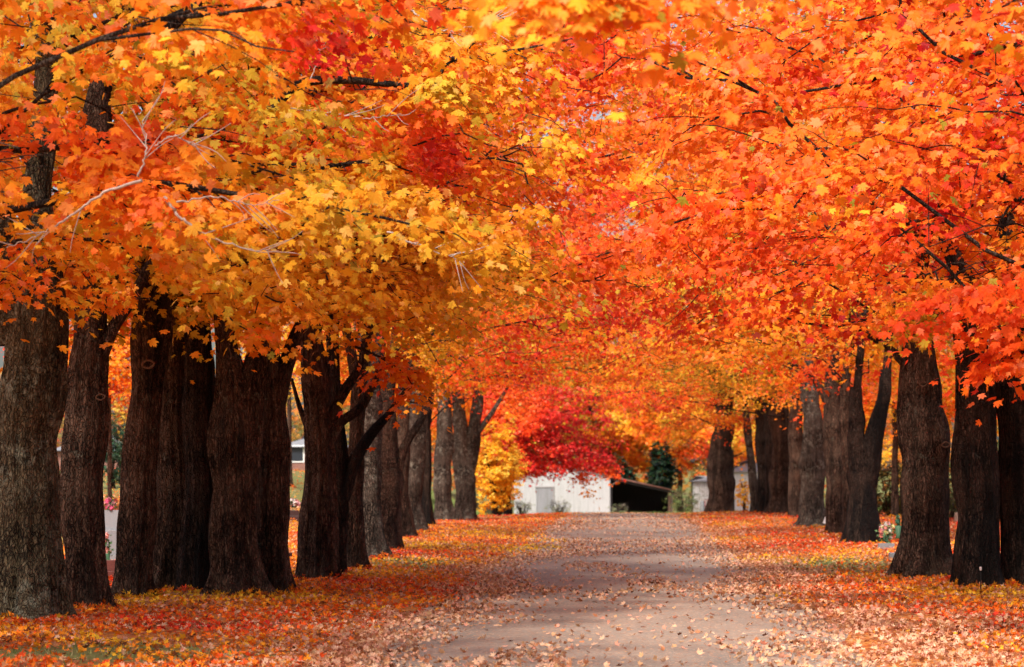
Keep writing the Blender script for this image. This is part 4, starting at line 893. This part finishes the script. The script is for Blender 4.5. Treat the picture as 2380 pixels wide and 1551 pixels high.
def headstone(u, d, vt, wpx, label, mat, base=True, shape='arch', thick=.16, name='headstone', group='headstones in the cemetery'):
    b0 = stand(u, d); s = d / F; w = wpx * s; h = at(u, vt, d)[2] - b0[2]; p = empty(name, b0, label, 'headstone', group); z0 = 0.
    if base: mb = MB(); mb.box((0, 0, .07), (w * 1.25, thick * 2, .2)); mb.build('plinth', mat, p, .01); z0 = .168
    hh = h - z0; mb = MB()
    if shape == 'arch': poly = [(-w / 2, 0), (w / 2, 0), (w / 2, hh * .82)] + [(w / 2 * math.cos(a), hh * .82 + hh * .18 * math.sin(a)) for a in np.linspace(.15, math.pi - .15, 11)] + [(-w / 2, hh * .82)]
    else: poly = [(-w / 2, 0), (w / 2, 0), (w / 2 * .94, hh), (-w / 2 * .94, hh)]
    mb.prism([(x, z + z0) for x, z in poly], -thick / 2, thick / 2); mb.build('slab', mat, p, .008)
    return p, h
FG = 'grave bouquets'
def bouquet(u, v, d, r, cols, n, seed, label, vase=None, h=None, ground_stand=False, lc=(.04, .10, .03)):
    c = at(u, v, d); hh = h or r
    zb = c[2] - hh - (vase or 0)
    p = empty('flower_bouquet', (c[0], c[1], zb), label, 'bouquet', FG); flowers(p, (0, 0, c[2] - zb), r, cols, n, seed, lc, vase, h); return p
PINK = [(.75, .12, .25), (.8, .35, .42), (.85, .7, .7), (.55, .04, .1)]; LIL = [(.55, .45, .8), (.75, .7, .85), (.4, .2, .5)]; YEL = [(.85, .6, .08), (.85, .75, .3), (.7, .3, .05)]; MIX = [(.85, .75, .35), (.8, .45, .6), (.85, .82, .75), (.6, .3, .6), (.8, .3, .25)]
headstone(258, 84, 1186, 40, 'grey headstone under pink flowers in the first gap of the left row', STONE2, True, 'flat')
bouquet(256, 1170, 84, .22, PINK, 26, 1, 'pink and rose bouquet on top of the grey headstone in the first gap', .06)
headstone(262, 62, 1232, 38, 'pale grey headstone nearer the row, beside the third left trunk', STONE, True)
bouquet(247, 1270, 60, .14, [(.7, .25, .2), (.8, .4, .35)], 12, 2, 'faded coral flowers low beside the pale headstone', .3, .3)
headstone(254, 50.5, 1302, 34, 'low red brown headstone between the second and third left trunks', RSTONE, True, 'flat')
bouquet(140, 1158, 80, .10, [(.75, .1, .15), (.8, .3, .35)], 10, 3, 'small red flowers seen in the slit beside the leftmost trunk', 1.1)
bouquet(139, 1196, 72, .10, LIL, 12, 4, 'lilac and white flowers in the slit beside the leftmost trunk', .7)
bouquet(138, 1256, 60, .12, YEL, 12, 5, 'yellow flowers over dark greenery in the slit beside the leftmost trunk', .4, .2, lc=(.03, .05, .02))
headstone(683, 104, 1186, 26, 'dark granite headstone with a bouquet on top, seen right of the fused cluster', DSTONE, True, 'flat', .3)
bouquet(681, 1168, 104, .30, [(.75, .25, .3), (.85, .6, .6), (.5, .06, .12), (.85, .8, .75)], 34, 6, 'large rose pink and cream bouquet on the dark headstone', .03, .16)
bouquet(665, 1192, 104, .13, [(.85, .8, .8), (.85, .5, .6)], 16, 7, 'white and pink flowers standing left of the dark headstone', .3, .18)
headstone(2059, 71, 1263, 38, 'low grey headstone carrying the mixed bouquet behind the black V trunk', STONE, False, 'flat', .3)
bouquet(2059, 1232, 71, .20, MIX, 40, 8, 'tall mixed pastel bouquet on the low grey headstone at right', .02, .27, lc=(.08, .16, .06))
headstone(2083, 62.5, 1288, 26, 'grey stepped headstone tucked against the broad dark brown trunk', STONE, True, 'flat', .25)
headstone(2088, 128, 1152, 20, 'dark framed monument with pink flowers seen left of the broad dark brown trunk', DSTONE, True, 'flat', .3)
bouquet(2082, 1162, 127.5, .16, PINK, 14, 9, 'small pink flowers before the dark framed monument', .3)
bouquet(2329, 1312, 54, .13, [(.85, .85, .85), (.8, .5, .7), (.5, .3, .6)], 22, 10, 'white and mauve bouquet in the slit between the two rightmost trunks', .12, .2, lc=(.04, .12, .06))
bouquet(2088, 1212, 66, .06, [(.05, .14, .08)], 6, 11, 'small dark green vase of leaves at the edge of the broad dark brown trunk', .2, .2)
# bench
bb = stand(648, 52.5); bench = empty('stone_bench', bb, 'dark red stone bench end jutting out beside the fused trunks', 'bench')
mb = MB(); mb.box((0, 0, .44), (.46, .4, .07)); mb.build('seat', RSTONE, bench, .01)
for q in (-.13, .13): mb = MB(); mb.box((q, 0, .2), (.09, .34, .41), 0, .85); mb.build('leg', RSTONE, bench, .008)

# far woodland band
rg = np.random.default_rng(9); n = 5200
x = rg.uniform(-120, 110, n); y = rg.uniform(300, 380, n); top = 13 + 4 * noise3(np.stack([x, y * 0, x * 0], 1), 9., 2); z = ground(x, y) + rg.uniform(.02, 1, n) ** .8 * top
A = Acc(); C = np.repeat(np.stack([x, y, z], 1), 12, 0) + rg.normal(0, .9, (n * 12, 3)); kk = len(C)
t = .45 + .3 * noise3(C, 14., 3) + rg.normal(0, .08, kk); c = np.stack([np.interp(np.clip(t, 0, 1), [0, .3, .5, .75, 1], q) for q in ((.05, .16, .55, .6, .35), (.07, .15, .24, .13, .04), (.03, .04, .04, .03, .02))], 1)
A.add(*leaf_arrays(C, UP + rg.normal(0, .8, (kk, 3)) - np.array([0, .5, 0]), rg.normal(0, 1, (kk, 3)), rg.uniform(.25, .6, kk), c, T_FAR, .2, rg))
o = A.build('woodland', LEAF, None, False); tag(o, 'far off band of mixed autumn woodland behind the barn', 'woodland', None, 'stuff')

# ---------------------------------------------------------------- light
SUN_AZ, SUN_EL = R(205), R(52)       # azimuth from +Y clockwise: behind the viewer, a little to the left
sd = Vector((math.sin(SUN_AZ) * math.cos(SUN_EL), math.cos(SUN_AZ) * math.cos(SUN_EL), math.sin(SUN_EL)))
sl = bpy.data.lights.new('sun', 'SUN'); so = bpy.data.objects.new('sun', sl); COL.objects.link(so)
sl.energy = 3.4; sl.angle = R(6); sl.color = (1, .95, .88); so.rotation_euler = sd.to_track_quat('Z', 'Y').to_euler(); so.location = (0, 0, 60)
wd = bpy.data.worlds.new('World'); S.world = wd; wd.use_nodes = True; nt = wd.node_tree
bg = [n for n in nt.nodes if n.type == 'BACKGROUND'][0]
sk = nt.nodes.new('ShaderNodeTexSky'); sk.sky_type = 'NISHITA'; sk.sun_disc = False; sk.sun_elevation = SUN_EL; sk.sun_rotation = SUN_AZ; sk.air_density = 1.; sk.dust_density = 5.; sk.ozone_density = .6
nt.links.new(sk.outputs[0], bg.inputs[0]); bg.inputs[1].default_value = .15
S.view_settings.view_transform = 'Standard'; S.view_settings.look = 'None'; S.view_settings.gamma = 1; S.view_settings.exposure = .6
S.cycles.max_bounces = 8; S.cycles.diffuse_bounces = 4; S.cycles.transmission_bounces = 6; S.cycles.glossy_bounces = 2; S.cycles.use_denoising = True
S.cycles.sample_clamp_indirect = 8
print('leaves', NLEAF)
